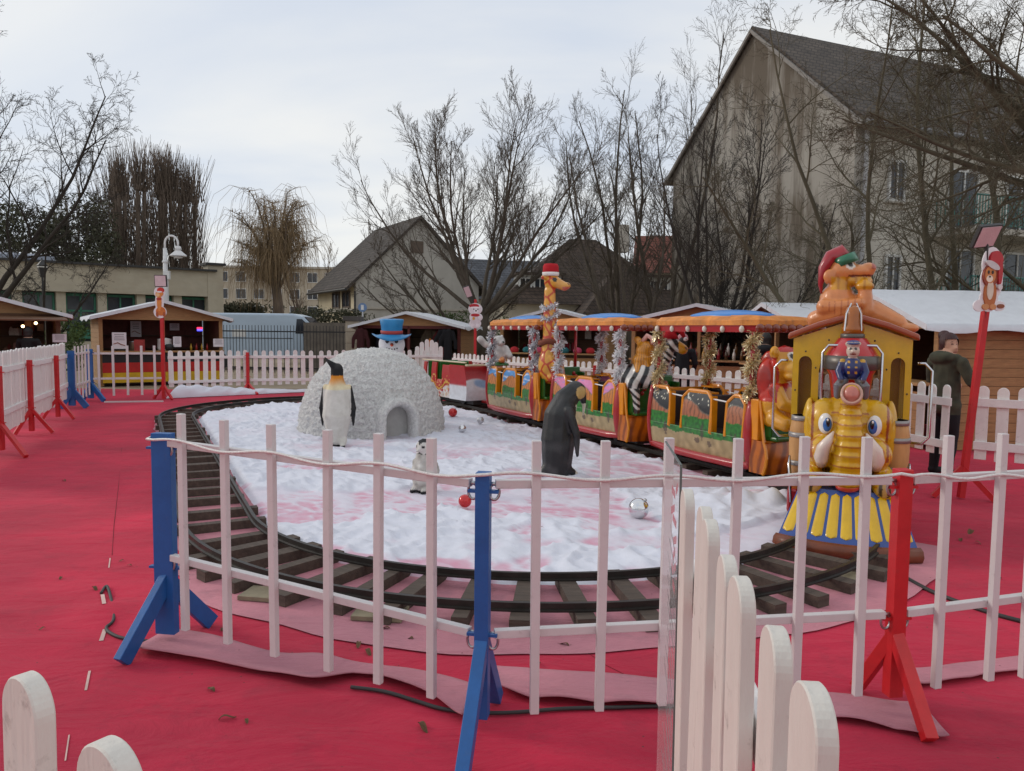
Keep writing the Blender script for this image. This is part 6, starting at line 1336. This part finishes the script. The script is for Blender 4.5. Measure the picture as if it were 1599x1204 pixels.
# ------------------------------------------------------------------ trees
def bark(name, c): return mat(name, c, .95, .35, 3, .5, 18, stretch=(1, 1, .3))
m_bk1 = bark('bark_grey', (.085, .068, .05)); m_bk2 = bark('bark_dark', (.035, .028, .022)); m_bk3 = bark('bark_brown', (.135, .1, .075)); m_bk4 = bark('bark_mossy', (.095, .08, .05))
def tree(loc, label, H, seed, m, stems=((0, 0, 1),), bz=0, r0=.2, rs=None, t0=.2, n=(10, 7, 6, 4), ang=.6, up=.3, ratio=(.4, .55, .55, .5), droop=0, jit=.12, twig=.007, name='bare_tree', bias=None, mtw=None, thin=.5, lens=None):
    """stems: directions with a length factor as fourth number; n and ratio: children and length ratio level by level"""
    rnd = random.Random(seed); T_, C_r = MB(), MB(); t = thing(name, label, 'tree', loc)
    def grow(p, d, L, r, lev, g, sides):
        k = (9, 6, 5, 4, 3)[lev]; pts = [p.copy()]; rr = [r]; d = d.normalized(); q = p.copy(); j = jit*(.6, 1, 1.2, 1.4, 1.5)[lev]
        for i in range(k):
            d = (d+Vector((rnd.gauss(0, j), rnd.gauss(0, j), rnd.gauss(0, j)))+Vector((0, 0, (up if lev < 3 else up*.6)*.3-droop*(lev > 1)*.3))).normalized()
            q = q+d*(L/k); pts.append(q.copy()); rr.append(max(twig*.55, r*(1-.85*((i+1)/k)**.8)))
        g.tube(pts, rr, sides, cap=False); return pts, rr
    def kids(pts, rr, lev, L, t0_):
        cnt = n[lev-1]; cnt = max(2, int(cnt*rnd.uniform(.75, 1.3)+.5))
        for i in range(cnt):
            u = t0_+(1-t0_)*(i+rnd.random())/cnt; k = u*(len(pts)-1); a = min(int(k), len(pts)-2); p = pts[a].lerp(pts[a+1], k-a); d = (pts[a+1]-pts[a]).normalized()
            o = d.orthogonal().normalized(); o = Matrix.Rotation(rnd.random()*6.283, 3, d)@o
            an = ang*rnd.uniform(.55, 1.3); nd = d*math.cos(an)+o*math.sin(an)
            if bias is not None and lev <= 2: nd += Vector(bias)*rnd.random()
            l_ = L*ratio[lev-1]*rnd.uniform(.55, 1.15)*(1.2-.6*u); r = max(twig, min(rr[a]*.8, rr[a]*thin+.002))
            P, Q = grow(p, nd, l_, r, lev, T_ if lev <= 1 else C_r, (8, 6, 4, 3, 3)[lev])
            if lev < len(n): kids(P, Q, lev+1, l_, .12)
    if bz: T_.tube([(0, 0, -.05), (.03, .02, bz*.5), (0, 0, bz+.15)], [r0*1.25, r0, r0*.9], 10)
    for i, d in enumerate(stems):
        f = d[3] if len(d) > 3 else 1; p0 = Vector((d[0]*.12, d[1]*.12, bz)) if bz else Vector((d[0]*1.2, d[1]*1.2, -.05))
        P, Q = grow(p0, Vector(d[:3]), (H-bz)*f*rnd.uniform(.92, 1.05), (rs or r0)*rnd.uniform(.75, 1), 0, T_, 8); kids(P, Q, 1, (H-bz)*f, t0)
    T_.build('trunk', m, t, smooth=True); C_r.build('crown', mtw or m, t); return t
def fan(k, lo, hi, seed, fl=.35):
    r = random.Random(seed); o = []
    for i in range(k):
        a = 6.283*i/k*2.4+r.random()*.8; s = lo+(hi-lo)*((i+.5)/k)**.7; o.append((s*math.cos(a), s*math.sin(a)*.8, 1, 1-fl*(s/hi)**2))
    return o
tree((-1.15, 28, 0), 'bare wide-crowned tree in the centre, behind the white bear sign', 9.2, 11, m_bk1, fan(12, .05, 2.1, 4, .08), 2.3, .28, .115, .2, (10, 7, 5, 3), .55, .34, (.38, .58, .62, .6), 0, .095, .006)
tree((-2.0, 29.5, 0), 'low bare tree spreading left in front of the cream house', 5.4, 6, m_bk1, [(-1.3, 0, .7, 1.1), (-1.1, .3, 1, 1), (-.8, -.3, 1.1, 1), (1.2, 0, .6, .8), (-1.6, .2, .35, 1.15)], 1.4, .17, .09, .15, (8, 6, 5, 3), .6, .25, (.42, .5, .5, .5), 0, .1, .0075)
tree((4.9, 33, 0), 'tall slender bare tree left of the gable', 12.6, 21, m_bk1, [(-.1, 0, 1), (-.3, .1, 1, .9), (.12, .1, 1, .95), (-.18, -.2, 1, .85)], 0, .15, None, .22, (13, 6, 5, 4), .6, .25, (.26, .6, .6, .55), .02, .11, .0055)
tree((6.4, 31.5, 0), 'tall bare tree overlapping the left edge of the gable', 13.0, 22, m_bk1, [(-.05, 0, 1), (.1, .1, 1, .95), (-.16, -.1, 1, .8)], 0, .15, None, .22, (14, 6, 5, 4), .6, .25, (.26, .6, .6, .55), .02, .11, .0055)
tree((4.6, 27, 0), 'leaning bare tree in front of the brown-roofed house', 8.6, 25, m_bk1, [(-.42, 0, 1), (-.15, .1, 1, .9), (.1, 0, 1, .8)], 0, .12, None, .2, (12, 7, 5, 4), .55, .3, (.28, .55, .55, .5), 0, .09, .006)
tree((5.5, 20.6, 0), 'dark many-stemmed bare tree before the gable wall', 7.6, 31, m_bk2, fan(6, .06, .42, 8, .1), .35, .16, .085, .15, (11, 7, 5, 4), .6, .3, (.3, .55, .55, .5), 0, .1, .005)
tree((6.7, 20.0, 0), 'dark bare tree with long low limbs, right of the many-stemmed one', 5.6, 33, m_bk2, [(.9, 0, .55, 1.1), (.3, 0, 1, 1), (-.5, .1, 1, .8), (1.1, .2, .25, 1.05)], .5, .14, .085, .15, (11, 7, 5, 4), .65, .12, (.36, .55, .55, .5), 0, .12, .005)
tree((8.3, 16.6, 0), 'mossy bare tree leaning left above the right stall', 9.0, 41, m_bk4, [(-.28, 0, 1), (-.05, .1, 1, .95), (-.55, 0, .9, .7)], 0, .12, None, .15, (13, 8, 6, 4), .8, .08, (.3, .55, .55, .5), .08, .12, .0045)
tree((9.9, 17.2, 0), 'mossy bare tree rising behind the lion cub sign', 11.0, 42, m_bk4, [(-.04, 0, 1), (.1, .1, 1, .9)], 0, .13, None, .15, (15, 8, 6, 4), .8, .08, (.28, .55, .55, .5), .08, .11, .0045)
tree((11.4, 16.8, 0), 'bare tree at the right edge behind the right stall', 11.4, 43, m_bk4, [(0, 0, 1), (-.1, .1, 1, .95)], 0, .14, None, .15, (14, 8, 6, 4), .8, .08, (.28, .55, .55, .5), .08, .11, .0045)
tree((10.3, 12.6, 0), 'near bare tree reaching in from the upper right corner', 9.6, 44, m_bk4, [(-1, 0, .5, .95), (-1, -.15, .3, .9), (-.8, .2, .8, 1), (-.5, 0, 1, .9), (-1.1, .15, .2, .85), (-.9, -.3, .6, .85), (.2, 0, 1, .9)], 3.9, .22, .11, .15, (12, 8, 6, 5), .75, .02, (.34, .55, .55, .5), .12, .12, .0042)
tree((-18.4, 26, 0), 'gnarled bare tree at the upper left edge', 11.2, 51, m_bk2, [(.35, 0, 1), (.05, 0, 1, .95), (.7, .1, .8, .85), (-.4, 0, 1, .8)], 1.5, .26, .15, .2, (10, 7, 6, 4), .75, .15, (.36, .55, .55, .5), .04, .13, .007)
tree((-16.6, 27, 0), 'smaller bare tree drooping over the long flat building', 5.6, 52, m_bk2, [(0, 0, 1), (.6, 0, .8, .9), (-.6, 0, .8, .9)], .8, .12, .08, .2, (9, 7, 5, 4), .9, .0, (.42, .55, .55, .5), .25, .13, .006)
# pollarded poplars behind the long building
def pollard(x, y, H, seed, label, w=1.8):
    rnd = random.Random(seed); t = thing('pollard_poplar', label, 'tree', (x, y, 0), 0, None); g, c = MB(), MB()
    for s in range(3):
        a = rnd.random()*6.28; px, py = w*.5*math.cos(a), w*.5*math.sin(a); P = [Vector((px*.3, py*.3, 0)), Vector((px*.8, py*.8, H*.4)), Vector((px, py, H*.82))]; g.tube(P, [.24, .17, .13], 7); g.sph(P[-1], (.3, .3, .28), 8, 6)
        for i in range(60):
            d = Vector((rnd.gauss(0, .16), rnd.gauss(0, .16), 1)); L = rnd.uniform(.12, .26)*H; q = P[-1]+Vector((rnd.gauss(0, .25), rnd.gauss(0, .25), 0)); c.tube([q, q+d*L*.5, q+d*L+Vector((0, 0, .1))], [.03, .02, .01], 3, cap=False)
    for i in range(430):
        a = rnd.random()*6.28; r = w*math.sqrt(rnd.random()); z = rnd.uniform(.05, .72)*H; q = Vector((r*math.cos(a), r*math.sin(a), z)); L = rnd.uniform(.12, .3)*H
        d = Vector((rnd.gauss(0, .14)+.12*math.cos(a), rnd.gauss(0, .14)+.12*math.sin(a), 1)); c.tube([q, q+d*L*.5, q+d*L], [.026, .019, .008], 3, cap=False)
    g.build('trunk', m_bk3, t); c.build('crown', m_bk3, t)
for i, (px, y, H, lab, w) in enumerate([(185, 60, 14.2, 'leftmost pollarded poplar behind the long flat building', 1.5), (212, 58, 14.6, 'second pollarded poplar from the left behind the long building', 2.1), (240, 61, 14.4, 'middle pollarded poplar behind the long flat building', 2.2), (268, 59, 14.6, 'second pollarded poplar from the right behind the long building', 1.6), (296, 60, 14.0, 'rightmost thin pollarded poplar behind the street lamp', 1.2)]):
    pollard(D(px, 500, y).x, y, H, 60+i, lab, w)
tree((D(120, 500, 66).x, 66, 0), 'slim bare poplar between the gnarled tree and the pollards', 14.2, 71, m_bk3, [(.05, 0, 1), (-.06, .03, 1, .95), (0, -.05, 1, .9)], 0, .16, None, .1, (18, 7, 5), .28, .5, (.2, .5, .5), 0, .05, .012)
tree((D(95, 500, 62).x, 62, 0), 'second slim bare poplar above the dark evergreens', 12.8, 72, m_bk3, [(.06, 0, 1), (-.06, .03, 1, .95), (0, -.05, 1, .9)], 0, .16, None, .1, (18, 7, 5), .3, .5, (.2, .5, .5), 0, .05, .012)
# evergreens and shrubs
m_leafd = mat('evergreen_leaf', (.055, .055, .028), .8, .5, .8); m_leafg = mat('green_leaf', (.07, .11, .025), .75, .45, .8)
def bushy(name, loc, rx, ry, z0, z1, n, m, label, ls, seed, trunk=True):
    rnd = random.Random(seed); t = thing(name, label, 'shrub' if 'shrub' in name or 'hedge' in name else 'tree', loc); g = MB(); cl_ = [(rnd.uniform(-1, 1), rnd.uniform(-1, 1), rnd.random(), rnd.uniform(.25, .5)) for _ in range(26)]
    for i in range(n):
        a, b, c, s = rnd.choice(cl_); v = Vector((rnd.gauss(0, 1), rnd.gauss(0, 1), rnd.gauss(0, 1))).normalized()*s*rnd.random()**.4
        k = 1-.45*abs(c-.4); p = Vector(((a*.62+v.x)*rx*k, (b*.62+v.y)*ry*k, z0+(z1-z0)*min(1.05, max(0, c*.85+v.z*.45+.05))))
        d = Vector((rnd.gauss(0, 1), rnd.gauss(0, 1), rnd.gauss(0, .6))).normalized(); e = d.orthogonal().normalized(); e = Matrix.Rotation(rnd.random()*6.28, 3, d)@e; f = d.cross(e); l_ = ls*rnd.uniform(.5, 1.3)
        g.quad(p-e*l_, p-f*l_*.35, p+e*l_, p+f*l_*.35)
    g.build('crown', m, t)
    if trunk: MB().tube([(0, 0, 0), (.1, 0, z0*.6), (0, .1, (z0+z1)*.55)], [.3, .22, .06], 8).build('trunk', m_bk3, t)
for i, (px, y, rx, z0, z1, lab) in enumerate([(20, 52, 4.2, 2, 9.8, 'dark evergreen tree at the left edge behind the long building'), (95, 56, 3.4, 2, 9.5, 'dark evergreen tree right of the edge one, behind the zinc roof'), (150, 55, 3.0, 2, 10.6, 'rounded dark evergreen tree beside the pollards')]):
    bushy('evergreen_tree', (D(px, 500, y).x, y, 0), rx, rx, z0, z1, 7000, m_leafd, lab, .17, 80+i)
bushy('green_shrub', (D(108, 540, 27).x, 27, 0), 1.0, .8, .1, 2.1, 2500, m_leafg, 'bright green shrub in the gap between the two left stalls', .07, 90, False)
bushy('green_shrub', (D(712, 540, 30).x, 30, 0), 1.6, .8, .2, 2.5, 3000, m_leafg, 'green shrub behind the right end of the clothes stall', .07, 91, False)
bushy('green_shrub', (D(800, 540, 31).x, 31, 0), 1.4, .8, .2, 2.2, 2500, m_leafg, 'green shrub behind the giraffe car canopy', .07, 92, False)
bushy('dark_hedge', (D(500, 540, 36).x, 36, 0), 3.6, 1.2, .2, 2.6, 6000, m_leafd, 'dark hedge behind the van bonnet', .1, 93, False)
bushy('dark_hedge', (D(360, 540, 70).x, 70, 0), 9, 2, .2, 4.0, 7000, m_leafd, 'distant dark hedge below the willow', .2, 94, False)
# weeping willow
def willow(loc, H, seed, label):
    rnd = random.Random(seed); t = thing('weeping_willow', label, 'tree', loc); g, c = MB(), MB(); P = [Vector((0, 0, 0)), Vector((.2, 0, H*.2)), Vector((-.1, .1, H*.42))]; g.tube(P, [.55, .42, .34], 9)
    for i in range(34):
        a = rnd.random()*6.28; o = Vector((math.cos(a), math.sin(a), 0)); L = rnd.uniform(.14, .34)*H*rnd.uniform(.6, 1); q0 = P[-1].lerp(P[1], rnd.random()*.5); h = rnd.uniform(.12, .56)*H
        B_p = [q0+o*L*u+Vector((0, 0, h*(1-(1-u)**1.8)))+Vector((rnd.gauss(0, .2), rnd.gauss(0, .2), rnd.gauss(0, .15)))*u for u in (0, .2, .4, .6, .8, 1)]
        g.tube(B_p, [.15, .11, .08, .055, .035, .015], 5, cap=False)
        for j in range(55):
            k = rnd.uniform(1.2, 4.99); b = int(k); s = B_p[b].lerp(B_p[b+1], k-b); l_ = rnd.uniform(.06, .26)*H; w = Vector((rnd.gauss(0, .7), rnd.gauss(0, .7), 0))
            c.tube([s, s+w*.7+Vector((0, 0, .25)), s+w*1.3+Vector((0, 0, -l_*.35)), s+w*1.5+Vector((0, 0, -max(.3, min(l_, s.z-.8))))], [.018, .014, .011, .007], 3, cap=False)
    g.build('trunk', m_bk3, t, smooth=True); c.build('crown', bark('willow_twig', (.24, .165, .09)), t)
willow((D(432, 500, 60).x, 60, 0), 13.4, 5, 'weeping willow with tan hanging twigs behind the van')
tree((D(585, 500, 70).x, 70, 0), 'distant bare tree behind the cream house roof', 11.5, 73, m_bk3, [(.15, 0, 1), (-.15, .03, 1, .95), (0, -.15, 1, .9)], 0, .16, None, .1, (14, 7, 5), .35, .4, (.25, .5, .5), 0, .07, .014)
tree((D(480, 500, 75).x, 75, 0), 'distant bare tree right of the willow', 9.0, 74, m_bk3, [(.25, 0, 1), (-.25, .03, 1, .95), (0, -.2, 1, .9)], 0, .16, None, .1, (14, 7, 5), .45, .3, (.3, .5, .5), 0, .09, .014)
